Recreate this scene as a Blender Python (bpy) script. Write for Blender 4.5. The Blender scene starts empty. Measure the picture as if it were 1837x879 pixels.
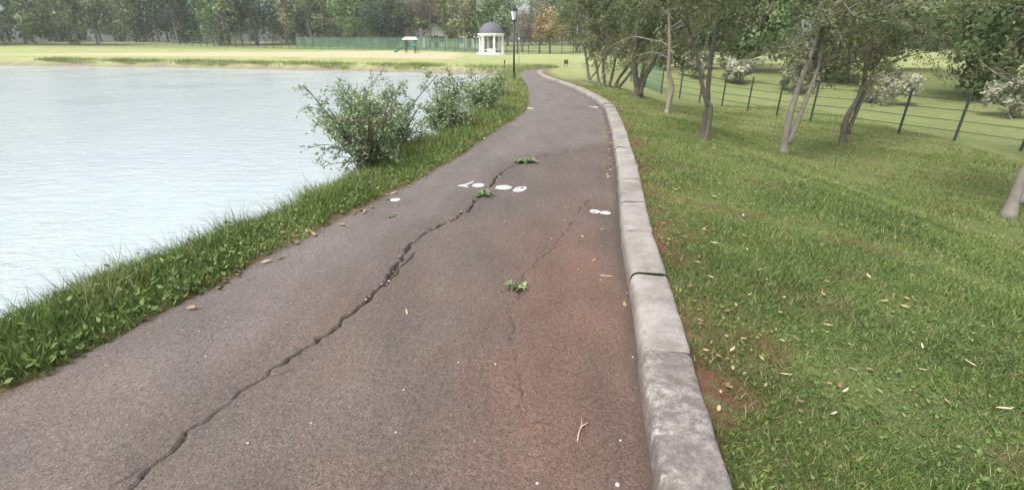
import bpy, math, random
import numpy as np
from mathutils import Vector

SC = bpy.context.scene
COL = SC.collection
R = math.radians

# ------------------------------------------------------------------ camera
cam_d = bpy.data.cameras.new('camera')
cam_d.sensor_fit = 'HORIZONTAL'
cam_d.sensor_width = 36.0
cam_d.lens = 840.0 / 1837.0 * 36.0
cam_d.clip_start = 0.05
cam_d.clip_end = 2000.0
cam = bpy.data.objects.new('camera', cam_d)
COL.objects.link(cam)
cam.location = (0.0, 0.0, 1.6)
cam.rotation_euler = (R(90.0 - 23.46), 0.0, 0.0)
SC.camera = cam

# ------------------------------------------------------------------ sky, sun, exposure
SUN_EL, SUN_AZ = 56.0, -135.0          # degrees; azimuth measured from +Y (ahead), negative = left
world = bpy.data.worlds.new('World')
SC.world = world
world.use_nodes = True
wn, wl = world.node_tree.nodes, world.node_tree.links
wn.clear()
w_out = wn.new('ShaderNodeOutputWorld')
w_bg = wn.new('ShaderNodeBackground')
w_bg.inputs['Strength'].default_value = 0.15
w_sky = wn.new('ShaderNodeTexSky')
w_sky.sky_type = 'NISHITA'
w_sky.sun_disc = False
w_sky.sun_elevation = R(SUN_EL)
w_sky.sun_rotation = R(SUN_AZ)
w_sky.altitude = 0
w_sky.air_density = 1.0
w_sky.dust_density = 4.0
w_sky.ozone_density = 1.0
w_hs = wn.new('ShaderNodeHueSaturation')
w_hs.inputs['Saturation'].default_value = 0.42
wl.new(w_sky.outputs[0], w_hs.inputs['Color'])
wl.new(w_hs.outputs[0], w_bg.inputs['Color'])
wl.new(w_bg.outputs[0], w_out.inputs['Surface'])

sun_d = bpy.data.lights.new('sun', 'SUN')
sun_d.energy = 1.5
sun_d.angle = R(25.0)
sun_d.color = (1.0, 0.96, 0.90)
sun = bpy.data.objects.new('sun', sun_d)
COL.objects.link(sun)
_az, _el = R(SUN_AZ), R(SUN_EL)
to_sun = Vector((math.sin(_az) * math.cos(_el), math.cos(_az) * math.cos(_el), math.sin(_el)))
sun.rotation_euler = to_sun.to_track_quat('Z', 'Y').to_euler()

vs = SC.view_settings
vs.view_transform = 'Standard'
vs.look = 'None'
vs.exposure = 0.85
vs.gamma = 1.0
vs.use_curve_mapping = False
cy = SC.cycles
cy.max_bounces = 6
cy.diffuse_bounces = 3
cy.glossy_bounces = 3
cy.transmission_bounces = 4
cy.transparent_max_bounces = 8
cy.volume_bounces = 1
cy.use_denoising = True
cy.sample_clamp_indirect = 6.0

# ------------------------------------------------------------------ object helpers
def tag(o, label=None, cat=None, group=None, kind=None):
    if label: o['label'] = label
    if cat: o['category'] = cat
    if group: o['group'] = group
    if kind: o['kind'] = kind
    return o

def empty(name, loc=(0, 0, 0), rz=0.0):
    o = bpy.data.objects.new(name, None)
    o.empty_display_size = 0.2
    COL.objects.link(o)
    o.location = loc
    o.rotation_euler = (0, 0, rz)
    return o

def link(name, me, parent=None, loc=None):
    o = bpy.data.objects.new(name, me)
    COL.objects.link(o)
    if parent is not None:
        o.parent = parent
    if loc is not None:
        o.location = loc
    return o

def copy_tree(o, parent=None):
    c = o.copy()
    COL.objects.link(c)
    c.parent = parent
    for ch in list(o.children):
        copy_tree(ch, c)
    return c

class Geo:
    """collects vertices, faces and one float per vertex; becomes ONE mesh"""
    def __init__(self):
        self.V, self.F, self.A, self.n = [], [], [], 0
    def add(self, V, F, a=0.0):
        V = np.asarray(V, float).reshape(-1, 3)
        F = np.asarray(F, int)
        self.V.append(V)
        self.F.append(F + self.n)
        self.A.append(np.broadcast_to(np.asarray(a, float), (len(V),)).copy())
        self.n += len(V)
        return self
    def mesh(self, name, mat, smooth=False, extra=None):
        V = np.concatenate(self.V)
        A = np.concatenate(self.A)
        me = bpy.data.meshes.new(name)
        me.vertices.add(len(V))
        me.vertices.foreach_set('co', V.astype(np.float32).ravel())
        loops = np.concatenate([f.ravel() for f in self.F])
        sizes = np.concatenate([np.full(len(f), f.shape[1]) for f in self.F])
        me.loops.add(len(loops))
        me.loops.foreach_set('vertex_index', loops.astype(np.int32))
        me.polygons.add(len(sizes))
        st = np.zeros(len(sizes), int)
        st[1:] = np.cumsum(sizes)[:-1]
        me.polygons.foreach_set('loop_start', st.astype(np.int32))
        me.polygons.foreach_set('loop_total', sizes.astype(np.int32))
        me.polygons.foreach_set('use_smooth', np.full(len(sizes), smooth))
        at = me.attributes.new('tint', 'FLOAT', 'POINT')
        at.data.foreach_set('value', A.astype(np.float32))
        for k, arr in (extra or {}).items():
            at = me.attributes.new(k, 'FLOAT', 'POINT')
            at.data.foreach_set('value', np.asarray(arr, np.float32))
        me.update(calc_edges=True)
        me.validate()
        me.materials.append(mat)
        return me
    def build(self, name, mat, parent=None, smooth=False, loc=None, extra=None):
        return link(name, self.mesh(name, mat, smooth, extra), parent, loc)
    # shapes
    def box(self, c, s, rz=0.0, a=0.0, taper=1.0):
        x, y, z = s[0] / 2, s[1] / 2, s[2] / 2
        P = np.array([[-x, -y, -z], [x, -y, -z], [x, y, -z], [-x, y, -z],
                      [-x * taper, -y * taper, z], [x * taper, -y * taper, z], [x * taper, y * taper, z], [-x * taper, y * taper, z]])
        cr, sr = math.cos(rz), math.sin(rz)
        P = np.c_[P[:, 0] * cr - P[:, 1] * sr, P[:, 0] * sr + P[:, 1] * cr, P[:, 2]] + np.asarray(c, float)
        return self.add(P, [[0, 3, 2, 1], [4, 5, 6, 7], [0, 1, 5, 4], [1, 2, 6, 5], [2, 3, 7, 6], [3, 0, 4, 7]], a)
    def lathe(self, prof, n=16, c=(0, 0, 0), a=0.0, rot=0.0):
        prof = np.asarray(prof, float)
        th = np.arange(n) * 2 * math.pi / n + rot
        m = len(prof)
        V = np.zeros((m, n, 3))
        V[:, :, 0] = prof[:, 0:1] * np.cos(th) + c[0]
        V[:, :, 1] = prof[:, 0:1] * np.sin(th) + c[1]
        V[:, :, 2] = prof[:, 1:2] + c[2]
        I = np.arange(m * n).reshape(m, n)
        J = np.roll(I, -1, axis=1)
        F = np.stack([I[:-1], J[:-1], J[1:], I[1:]], -1).reshape(-1, 4)
        return self.add(V, F, a)
    def tube(self, P, rad, n=6, a=0.0):
        P = np.asarray(P, float)
        m = len(P)
        rad = np.broadcast_to(np.asarray(rad, float), (m,))
        T = np.gradient(P, axis=0)
        T /= np.linalg.norm(T, axis=1, keepdims=True) + 1e-9
        ref = np.array([0.31, 0.95, 0.07])
        if abs(T.mean(0) @ ref) > 0.85:
            ref = np.array([0.95, 0.2, 0.25])
        U = np.cross(T, ref)
        U /= np.linalg.norm(U, axis=1, keepdims=True) + 1e-9
        W = np.cross(T, U)
        th = np.arange(n) * 2 * math.pi / n
        V = P[:, None] + rad[:, None, None] * (U[:, None] * np.cos(th)[None, :, None] + W[:, None] * np.sin(th)[None, :, None])
        I = np.arange(m * n).reshape(m, n)
        J = np.roll(I, -1, axis=1)
        F = np.stack([I[:-1], I[1:], J[1:], J[:-1]], -1).reshape(-1, 4)
        self.add(V, F, a)
        self.add(P[[0, -1]], np.zeros((0, 3), int), a)
        k = self.n - 2
        base = k - m * n
        caps = [[base + j, base + (j + 1) % n, k] for j in range(n)] + \
               [[base + (m - 1) * n + (j + 1) % n, base + (m - 1) * n + j, k + 1] for j in range(n)]
        self.F.append(np.array(caps))
        return self

# ------------------------------------------------------------------ material helpers
def newmat(name):
    m = bpy.data.materials.new(name)
    m.use_nodes = True
    nt = m.node_tree
    b = nt.nodes['Principled BSDF']
    return m, nt, b

def N(nt, t, **kw):
    n = nt.nodes.new(t)
    for k, v in kw.items():
        if k in n.inputs.keys():
            n.inputs[k].default_value = v
        else:
            setattr(n, k, v)
    return n

def noise(nt, scale, detail=4.0, rough=0.55, vec=None):
    n = N(nt, 'ShaderNodeTexNoise', Scale=scale, Detail=detail, Roughness=rough)
    if vec is None:
        vec = nt.nodes.get('geo') or N(nt, 'ShaderNodeNewGeometry', name='geo')
        vec = vec.outputs['Position']
    nt.links.new(vec, n.inputs['Vector'])
    return n.outputs[0]

def ramp(nt, fac, stops):
    r = N(nt, 'ShaderNodeValToRGB')
    el = r.color_ramp.elements
    while len(el) < len(stops):
        el.new(0.5)
    for e, (p, c) in zip(el, stops):
        e.position = p
        e.color = (c, c, c, 1) if isinstance(c, (int, float)) else (*c, 1)
    nt.links.new(fac, r.inputs[0])
    return r.outputs[0]

def mix(nt, fac, a, b, mode='MIX'):
    m = N(nt, 'ShaderNodeMix', data_type='RGBA', blend_type=mode)
    for s, v in ((0, fac), (6, a), (7, b)):
        if isinstance(v, (int, float)):
            m.inputs[s].default_value = v
        elif isinstance(v, tuple):
            m.inputs[s].default_value = (*v, 1)
        else:
            nt.links.new(v, m.inputs[s])
    return m.outputs[2]

def math_(nt, op, a, b=0.0):
    m = N(nt, 'ShaderNodeMath', operation=op)
    for s, v in ((0, a), (1, b)):
        if isinstance(v, (int, float)):
            m.inputs[s].default_value = v
        else:
            nt.links.new(v, m.inputs[s])
    return m.outputs[0]

def attr(nt, name):
    return N(nt, 'ShaderNodeAttribute', attribute_name=name).outputs['Fac']

def bump(nt, b, h, strength=0.4, dist=0.01):
    n = N(nt, 'ShaderNodeBump', Strength=strength, Distance=dist)
    nt.links.new(h, n.inputs['Height'])
    nt.links.new(n.outputs[0], b.inputs['Normal'])

def simple(name, col, rough=0.7, var=0.15, scale=8.0, metallic=0.0, bmp=0.0):
    m, nt, b = newmat(name)
    n = noise(nt, scale, 5)
    c = mix(nt, n, tuple(x * (1 - var) for x in col), tuple(min(1, x * (1 + var)) for x in col))
    nt.links.new(c, b.inputs['Base Color'])
    b.inputs['Roughness'].default_value = rough
    b.inputs['Metallic'].default_value = metallic
    if bmp:
        bump(nt, b, noise(nt, scale * 12, 4), bmp, 0.005)
    return m

def foliage(name, stops, trans=0.3, rough=0.6):
    """leaf colour picked from the per-leaf tint"""
    m, nt, b = newmat(name)
    c = ramp(nt, attr(nt, 'tint'), stops)
    nt.links.new(c, b.inputs['Base Color'])
    b.inputs['Roughness'].default_value = rough
    b.inputs['Specular IOR Level'].default_value = 0.3
    t = N(nt, 'ShaderNodeBsdfTranslucent')
    nt.links.new(c, t.inputs['Color'])
    s = N(nt, 'ShaderNodeMixShader')
    s.inputs[0].default_value = trans
    nt.links.new(b.outputs[0], s.inputs[1])
    nt.links.new(t.outputs[0], s.inputs[2])
    nt.links.new(s.outputs[0], nt.nodes['Material Output'].inputs['Surface'])
    return m

# ------------------------------------------------------------------ layout of the path (metres; camera stands at 0,0)
PAIRS = [((-4.0, -3.0), (0.05, -3.0)), ((-3.45, -1.0), (0.30, -1.0)), ((-3.02, 0.5), (0.46, 0.5)), ((-2.62, 1.6), (0.61, 1.6)), ((-2.24, 2.7), (0.79, 2.7)),
         ((-1.85, 3.9), (0.975, 3.93)), ((-1.42, 5.18), (1.22, 5.2)), ((-1.0, 6.5), (1.46, 6.5)), ((-0.75, 7.41), (1.61, 7.4)),
         ((-0.41, 8.98), (1.87, 8.98)), ((0.08, 11.05), (2.16, 11.0)), ((0.36, 12.7), (2.36, 12.6)), ((0.50, 15.8), (2.36, 14.9)),
         ((0.55, 18.5), (2.24, 17.3)), ((0.51, 20.9), (1.91, 20.05)), ((0.40, 24.5), (1.52, 22.8)), ((0.42, 27.3), (1.35, 25.1)),
         ((0.8, 29.8), (1.40, 27.3)), ((1.9, 31.8), (1.95, 29.2)), ((4.2, 33.2), (3.3, 30.6)), ((8.0, 34.0), (7.6, 31.4)),
         ((14.0, 34.4), (14.0, 31.8)), ((22.0, 34.6), (22.0, 32.0))]
LP = np.array([p[0] for p in PAIRS], float)
RP = np.array([p[1] for p in PAIRS], float)

def catmull(P, t):
    i = np.clip(np.floor(t).astype(int), 0, len(P) - 2)
    f = (t - i)[:, None]
    p0, p1 = P[np.maximum(i - 1, 0)], P[i]
    p2, p3 = P[i + 1], P[np.minimum(i + 2, len(P) - 1)]
    return 0.5 * (2 * p1 + (p2 - p0) * f + (2 * p0 - 5 * p1 + 4 * p2 - p3) * f ** 2 + (3 * p1 - p0 - 3 * p2 + p3) * f ** 3)

TT = np.linspace(0, len(PAIRS) - 1.001, 160)
LC, RC = catmull(LP, TT), catmull(RP, TT)

def seg_dist(X, Y, C, signed=True):
    """distance to polyline C, positive on its right-hand side"""
    X, Y = np.asarray(X, float), np.asarray(Y, float)
    best = np.full(X.shape, 1e9)
    sgn = np.ones(X.shape)
    for a, b in zip(C[:-1], C[1:]):
        d = b - a
        L2 = d @ d + 1e-12
        t = np.clip(((X - a[0]) * d[0] + (Y - a[1]) * d[1]) / L2, 0, 1)
        ex, ey = X - a[0] - t * d[0], Y - a[1] - t * d[1]
        q = ex * ex + ey * ey
        k = q < best
        best = np.where(k, q, best)
        s = np.where(ex * d[1] - ey * d[0] >= 0, 1.0, -1.0)
        sgn = np.where(k, s, sgn)
    return np.sqrt(best) * (sgn if signed else 1.0)

def sstep(a, b, x):
    t = np.clip((x - a) / (b - a), 0, 1)
    return t * t * (3 - 2 * t)

def wob(x, y, s, seed=0.0):
    return (np.sin(x * s + 1.3 + seed) * np.cos(y * s * 1.17 - 0.7 + seed * 2) + 0.5 * np.sin(x * s * 2.3 + y * s * 1.9 + seed * 3)) / 1.5

WATER_Z = -0.5
def ground_z(X, Y, full=False):
    X, Y = np.asarray(X, float), np.asarray(Y, float)
    dl = -seg_dist(X, Y, LC)                 # > 0 left of the path
    dr = seg_dist(X, Y, RC)                  # > 0 right of the kerb foot
    # left verge and lake bank
    wl_ = dl + (0.12 * wob(X, Y, 2.1) + 0.25 * wob(X, Y, 0.6, 2)) * sstep(0.15, 0.7, dl)
    zl = np.interp(wl_, [-0.22, -0.12, 0.0, 0.06, 0.6, 0.95, 1.5, 2.6], [-0.09, -0.06, 0.005, 0.025, 0.02, -0.08, -0.62, -1.0])
    shore = np.interp(X, [-60, -30, -9.2, -4.8, -1.0, 0.5], [50, 44, 37.4, 35.9, 33.4, 31.0])
    df = Y - shore + 0.3 * wob(X, Y, 0.7)
    zf = np.interp(df, [-2.0, -0.3, 0.0, 0.45, 1.2], [-1.0, -0.62, -0.47, -0.08, 0.0])
    zl = np.where(dl > 0.4, np.maximum(zl, zf), zl)
    # right verge, crest and lower lawn
    crest = np.interp(Y, [0, 4, 7, 12, 30], [2.3, 1.9, 1.35, 1.05, 1.0])
    low = 0.80 * sstep(0, 3.6, dr - crest) * (1 - sstep(19, 30, Y))
    zr = np.interp(dr, [-0.16, 0.0, 0.15, 0.24, 0.30, 1.0], [-0.09, -0.09, -0.02, 0.085, 0.092, 0.075]) - low
    zr = zr + 0.33 * np.exp(-((X - 6) / 3.6) ** 2 - ((Y - 27.6) / 2.6) ** 2) * (dr > 0.3)
    zr = zr + 0.025 * wob(X, Y, 1.3, 4) * sstep(0.4, 1.2, dr)
    inside = (dl < 0) & (dr < 0)
    z = np.where(dl >= dr, zl, zr)
    z = np.where(inside & (np.maximum(dl, dr) < -0.25), -0.09, z)
    # the land beyond rises a little to the left, and gently everywhere far off
    z = z + 0.38 * sstep(0, -16, X) * sstep(42, 62, Y) + 1.2 * sstep(80, 140, np.hypot(X, Y)) * (Y > 0)
    # lower ground far to the right comes back up
    z = z + 0.5 * sstep(14, 30, X) * (1 - sstep(19, 30, Y)) * (Y > -50)
    if full:
        return z, dl, dr, df
    return z

def gz(x, y):
    return float(ground_z(np.array([x]), np.array([y]))[0])

# ------------------------------------------------------------------ ground
def axis(dense0, dense1, step, lo, hi, growth=1.03):
    a = list(np.arange(dense0, dense1, step))
    s, v = step, dense1
    while v < hi:
        a.append(v); s *= growth; v += s
    a.append(hi)
    s, v, left = step, dense0 - step, []
    while v > lo:
        left.append(v); s *= growth; v -= s
    left.append(lo)
    return np.array(left[::-1] + a)

def mat_ground():
    m, nt, b = newmat('lawn_ground')
    geo = N(nt, 'ShaderNodeNewGeometry', name='geo')
    big = noise(nt, 0.35, 5, 0.6)
    mid = noise(nt, 2.2, 6, 0.65)
    fine = noise(nt, 45, 5, 0.7)
    green = mix(nt, ramp(nt, mid, [(0.3, 0), (0.7, 1)]), (0.105, 0.130, 0.048), (0.190, 0.225, 0.085))
    dryc = mix(nt, ramp(nt, big, [(0.3, 0), (0.75, 1)]), (0.27, 0.325, 0.125), (0.43, 0.43, 0.20))
    c = mix(nt, attr(nt, 'dry'), green, dryc)
    c = mix(nt, attr(nt, 'sand'), c, (0.52, 0.44, 0.29))
    soilm = math_(nt, 'MULTIPLY', attr(nt, 'soil'), ramp(nt, noise(nt, 5.5, 6, 0.7), [(0.28, 0), (0.46, 1)]))
    c = mix(nt, soilm, c, mix(nt, noise(nt, 24, 5, 0.7), (0.09, 0.05, 0.033), (0.22, 0.115, 0.07)))
    c = mix(nt, attr(nt, 'mud'), c, (0.24, 0.21, 0.16))
    c = mix(nt, 0.55, c, ramp(nt, fine, [(0.25, 0.5), (0.75, 1.35)]), 'MULTIPLY')
    nt.links.new(c, b.inputs['Base Color'])
    b.inputs['Roughness'].default_value = 0.95
    b.inputs['Specular IOR Level'].default_value = 0.15
    bump(nt, b, fine, 0.8, 0.03)
    return m

xs = axis(-5.0, 6.5, 0.1, -220, 220)
ys = axis(0.3, 16.0, 0.1, -30, 260, 1.02)
GX, GY = np.meshgrid(xs, ys)
Zg, Dl, Dr, Df = ground_z(GX.ravel(), GY.ravel(), True)
gx, gy = GX.ravel(), GY.ravel()
I = np.arange(len(gx)).reshape(GX.shape)
Fq = np.stack([I[:-1, :-1], I[:-1, 1:], I[1:, 1:], I[1:, :-1]], -1).reshape(-1, 4)
far = np.hypot(gx, gy)
dry = 0.35 * sstep(5, 16, far) * (gx > 1) + 0.0 * far
dry = np.maximum(dry, sstep(14, 28, gy) * np.where(gx > 0, 0.8, 1.0) * (1 - 0.75 * sstep(3.8, 6.0, gx) * (1 - sstep(27, 34, gy))))
dry = np.maximum(dry, sstep(25, 45, gy))
dry = dry * (1 - 0.6 * sstep(73, 85, gy))
dry = dry * (1 - 0.75 * np.exp(-((gx - 0.5) / 1.6) ** 2 - ((gy - 37.0) / 3.0) ** 2))
sand = sstep(47, 50, gy + 0.12 * gx) * (1 - sstep(70, 74, gy - 0.28 * gx)) * sstep(-4.6, -7.5, gx + 1.2 * wob(gx, gy, 0.3))
soil = 0.9 * np.clip(1 - (Dr - 0.28) / 0.6, 0, 1) * (Dr > 0.2) + 0.55 * (Dr > 0.2) * (0.5 + 0.5 * wob(gx, gy, 3.3, 6) < 0.25) * (gy < 9) + 0.8 * np.exp(-((gx - 4.2) / 0.9) ** 2 - ((gy - 12.2) / 1.1) ** 2)
soil = np.clip(soil + 0.8 * np.clip(1 - np.abs(Dl) / 0.16, 0, 1), 0, 1)
mud = sstep(1.1, 0.2, Df) * (Dl > 1.0) * sstep(-0.02, -0.2, Zg)
ground = Geo().add(np.c_[gx, gy, Zg], Fq).build('ground', mat_ground(), smooth=True,
                                             extra={'dry': dry, 'sand': sand, 'soil': soil, 'mud': mud})
tag(ground, 'mown lawn ground with bare soil patches round the lake path', None, None, 'structure')

# ------------------------------------------------------------------ lake
def mat_water():
    m, nt, b = newmat('lake_water')
    b.inputs['Base Color'].default_value = (0.42, 0.48, 0.50, 1)
    b.inputs['Roughness'].default_value = 0.10
    b.inputs['IOR'].default_value = 1.33
    tc = N(nt, 'ShaderNodeNewGeometry', name='geo')
    mp = N(nt, 'ShaderNodeMapping')
    mp.inputs['Scale'].default_value = (1.0, 2.3, 1.0)
    nt.links.new(tc.outputs['Position'], mp.inputs[0])
    h = math_(nt, 'ADD', noise(nt, 2.2, 6, 0.62, mp.outputs[0]), math_(nt, 'MULTIPLY', noise(nt, 11.0, 2, 0.5, mp.outputs[0]), 0.3))
    h = math_(nt, 'MULTIPLY', h, ramp(nt, noise(nt, 0.22, 4, 0.6), [(0.35, 0.25), (0.65, 1.0)]))
    bump(nt, b, h, 1.0, 0.06)
    return m

lx = np.linspace(-90, 1.0, 92)
ly = np.linspace(-8, 52, 61)
LX, LY = np.meshgrid(lx, ly)
k = np.arange(LX.size).reshape(LX.shape)
lq = np.stack([k[:-1, :-1], k[:-1, 1:], k[1:, 1:], k[1:, :-1]], -1).reshape(-1, 4)
cxq, cyq = LX.ravel()[lq].mean(1), LY.ravel()[lq].mean(1)
dlq = -seg_dist(cxq, cyq, LC)
keep = (dlq > 0.55) & (cyq < np.interp(cxq, [-60, -30, -9.2, -4.8, -1.0, 0.5], [50, 44, 37.4, 35.9, 33.4, 31.0]) + 1.2)
lake = Geo().add(np.c_[LX.ravel(), LY.ravel(), np.full(LX.size, WATER_Z)], lq[keep]).build('lake', mat_water())
tag(lake, 'pale rippled lake water beside the path', None, None, 'structure')

# ------------------------------------------------------------------ path with cracks
CRACKS = [([(-1.72, 0.6), (-1.60, 1.0), (-1.49, 1.29), (-1.44, 1.54), (-1.36, 1.86), (-1.23, 2.13), (-1.08, 2.41), (-0.97, 2.74), (-0.91, 3.06), (-0.90, 3.18), (-0.905, 3.35), (-0.875, 3.54),
           (-0.885, 3.71), (-0.83, 3.84), (-0.79, 3.98), (-0.71, 4.09), (-0.67, 4.19), (-0.56, 4.33), (-0.51, 4.46), (-0.43, 4.67), (-0.41, 4.87), (-0.35, 5.07),
           (-0.32, 5.22), (-0.25, 5.52), (-0.21, 5.82), (-0.11, 6.16), (-0.02, 6.44), (0.10, 6.60), (0.19, 6.73), (0.34, 6.88), (0.52, 7.10), (0.70, 7.18),
           (0.94, 7.43), (1.25, 7.64), (1.58, 7.86)], 0.010, 0.030),
          ([(-0.905, 2.95), (-0.875, 3.12), (-0.855, 3.30), (-0.81, 3.44), (-0.80, 3.55)], 0.009, 0.022),
          ([(0.86, 4.95), (0.71, 4.63), (0.55, 4.15), (0.385, 3.74), (0.315, 3.54), (0.205, 3.35), (0.135, 3.22), (0.085, 3.11), (0.05, 2.94), (0.035, 2.74), (-0.015, 2.60),
            (-0.005, 2.53), (0.018, 2.44), (0.012, 2.38), (-0.01, 2.30)], 0.0058, 0.010),
          ([(-0.01, 2.30), (0.025, 2.08), (0.045, 1.78), (0.05, 1.55)], 0.003, 0.005)]

def jitter_line(pts, rng, amp=0.013):
    P = np.array(pts, float)
    out = []
    for a, b in zip(P[:-1], P[1:]):
        n = max(2, int(np.linalg.norm(b - a) / 0.045))
        for i in range(n):
            out.append(a + (b - a) * i / n + rng.normal(0, amp, 2) * (i > 0))
    out.append(P[-1])
    return np.array(out)

rng = np.random.default_rng(5)
CR = [(jitter_line(p, rng, 0.015), w, d) for p, w, d in CRACKS]
CRW = [w * (0.30 + 1.15 * rng.random(len(p)) ** 1.4) for p, w, d in CR]
CRW[0] *= np.interp(CR[0][0][:, 1], [0.5, 2.2, 3.0, 5.5, 6.8, 7.9], [0.6, 0.8, 1.4, 1.35, 1.0, 0.7])
for ci in (0, 0, 0, 0, 0, 0, 0, 0, 0, 0, 0, 0, 2, 2, 2):          # short side cracks
    base = CR[ci][0]
    p0 = base[rng.integers(4, len(base) - 4)]
    a0 = rng.random() * 6.28
    pts = [p0]
    for _ in range(int(rng.integers(3, 8))):
        a0 += rng.normal(0, 0.5)
        pts.append(pts[-1] + 0.035 * np.array([math.cos(a0), math.sin(a0)]))
    CR.append((np.array(pts), 0.0035, 0.006))
    CRW.append(np.linspace(0.006, 0.002, len(pts)))

def crack_field(X, Y):
    z = np.zeros(X.shape)
    m = np.zeros(X.shape)
    for (P, w, d), ws in zip(CR, CRW):
        for i in range(len(P) - 1):
            a, b = P[i], P[i + 1]
            lo, hi = np.minimum(a, b) - 0.06, np.maximum(a, b) + 0.06
            k = np.nonzero((X > lo[0]) & (X < hi[0]) & (Y > lo[1]) & (Y < hi[1]))[0]
            if not len(k):
                continue
            dv = b - a
            t = np.clip(((X[k] - a[0]) * dv[0] + (Y[k] - a[1]) * dv[1]) / (dv @ dv + 1e-12), 0, 1)
            q = np.hypot(X[k] - a[0] - t * dv[0], Y[k] - a[1] - t * dv[1])
            wd = ws[i] * (1 - t) + ws[i + 1] * t
            zz = -d * np.clip(1.6 - q / wd, 0, 1)
            z[k] = np.minimum(z[k], zz)
            m[k] = np.maximum(m[k], np.clip(1.5 - q / wd, 0, 1) * (1.0 if w > 0.008 else 0.35 + 0.5 * max(0, math.sin(i * 0.9))))
    return z, m

def path_z(X, Y):
    return 0.006 * wob(X, Y, 1.7, 1) + 0.003 * wob(X, Y, 5.0, 3)

def pz(x, y):
    return float(path_z(np.array([x]), np.array([y]))[0])

def mat_path():
    m, nt, b = newmat('path_asphalt')
    geo = N(nt, 'ShaderNodeNewGeometry', name='geo')
    sep = N(nt, 'ShaderNodeSeparateXYZ')
    nt.links.new(geo.outputs['Position'], sep.inputs[0])
    patch = noise(nt, 0.9, 5, 0.6)
    mp = N(nt, 'ShaderNodeMapping')
    mp.inputs['Scale'].default_value = (1.0, 0.35, 1.0)
    nt.links.new(geo.outputs['Position'], mp.inputs[0])
    streak = noise(nt, 2.6, 5, 0.6, mp.outputs[0])
    grain = noise(nt, 130, 3, 0.7)
    grit = noise(nt, 38, 4, 0.7)
    grey = mix(nt, ramp(nt, streak, [(0.3, 0), (0.7, 1)]), (0.104, 0.082, 0.069), (0.150, 0.119, 0.101))
    red = mix(nt, ramp(nt, streak, [(0.3, 0), (0.7, 1)]), (0.112, 0.071, 0.053), (0.180, 0.106, 0.076))
    dust = math_(nt, 'ADD', attr(nt, 'dust'), math_(nt, 'MULTIPLY', math_(nt, 'SUBTRACT', patch, 0.5), 1.6))
    c = mix(nt, ramp(nt, dust, [(0.1, 0), (0.85, 1)]), grey, red)
    oldc = mix(nt, ramp(nt, streak, [(0.3, 0), (0.7, 1)]), (0.145, 0.120, 0.107), (0.198, 0.168, 0.152))
    c = mix(nt, attr(nt, 'older'), c, oldc)
    # dark stones and pale chips in the surface
    vor = N(nt, 'ShaderNodeTexVoronoi', Scale=140.0)
    nt.links.new(geo.outputs['Position'], vor.inputs['Vector'])
    c = mix(nt, 0.8, c, ramp(nt, vor.outputs['Color'], [(0.12, 0.5), (0.4, 0.95), (0.75, 1.1), (0.93, 1.7)]), 'MULTIPLY')
    chip = ramp(nt, noise(nt, 120, 2, 0.5), [(0.70, 0), (0.74, 1)])
    c = mix(nt, math_(nt, 'MULTIPLY', chip, 0.55), c, (0.34, 0.30, 0.27))
    pit = ramp(nt, noise(nt, 52, 3, 0.6), [(0.27, 1), (0.33, 0)])
    c = mix(nt, math_(nt, 'MULTIPLY', pit, 0.6), c, (0.045, 0.036, 0.032))
    c = mix(nt, 0.65, c, ramp(nt, grit, [(0.28, 0.5), (0.5, 1.0), (0.72, 1.4)]), 'MULTIPLY')
    stain = ramp(nt, noise(nt, 1.7, 7, 0.7), [(0.36, 0.84), (0.52, 1.0)])
    c = mix(nt, 0.7, c, stain, 'MULTIPLY')
    soil_shadow = mix(nt, grit, (0.035, 0.026, 0.020), (0.10, 0.072, 0.050))  # soil colour, also painting the contact shadow at the kerb foot
    c = mix(nt, math_(nt, 'MULTIPLY', attr(nt, 'gutter'), ramp(nt, grit, [(0.3, 0.35), (0.65, 1)])), c, soil_shadow)
    c = mix(nt, attr(nt, 'crack'), c, (0.030, 0.024, 0.020))
    nt.links.new(c, b.inputs['Base Color'])
    b.inputs['Roughness'].default_value = 0.64
    b.inputs['Specular IOR Level'].default_value = 0.5
    h = math_(nt, 'ADD', math_(nt, 'MULTIPLY', grit, 1.0), math_(nt, 'MULTIPLY', grain, 0.5))
    bump(nt, b, h, 0.9, 0.010)
    return m

NU = 330
def t_of_rows():
    """rows along the path: every 12 mm near the camera, then coarser"""
    mid = catmull((LP + RP) / 2, np.linspace(0, len(PAIRS) - 1.001, 4000))
    tt = np.linspace(0, len(PAIRS) - 1.001, 4000)
    s = np.r_[0, np.cumsum(np.linalg.norm(np.diff(mid, axis=0), axis=1))]
    y0 = s[np.argmin(np.abs(mid[:, 1] - 0.9))]
    out, v = [], 0.0
    while v < s[-1]:
        out.append(v)
        d = v - y0
        v += 0.10 if d < 0 else (0.0125 if d < 7.2 else 0.05 + 0.006 * (d - 7.2))
    return np.interp(out, s, tt)
tr = t_of_rows()
Lr, Rr = catmull(LP, tr), catmull(RP, tr)
u = np.linspace(0, 1, NU)
wid = np.linalg.norm(Rr - Lr, axis=1)
ragged = (0.05 * wob(Lr[:, 0], Lr[:, 1], 3.1) + 0.03 * wob(Lr[:, 0], Lr[:, 1], 9.0, 5)) / wid
lo = -0.03 + ragged * 0.5
hi = 1.0 + 0.02 / wid
U = lo[:, None] + (hi - lo)[:, None] * u[None]
PX = (Lr[:, None, 0] + (Rr - Lr)[:, None, 0] * U).ravel()
PY = (Lr[:, None, 1] + (Rr - Lr)[:, None, 1] * U).ravel()
cz, cm = crack_field(PX, PY)
PZ = path_z(PX, PY) + cz
PZ = np.where(np.tile(u, len(tr)) > 0.999, PZ - 0.01, PZ)
dRr = -seg_dist(PX[::1], PY[::1], RC) if False else ((1 - U) * wid[:, None]).ravel()
dLl = (U * wid[:, None]).ravel()
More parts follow.
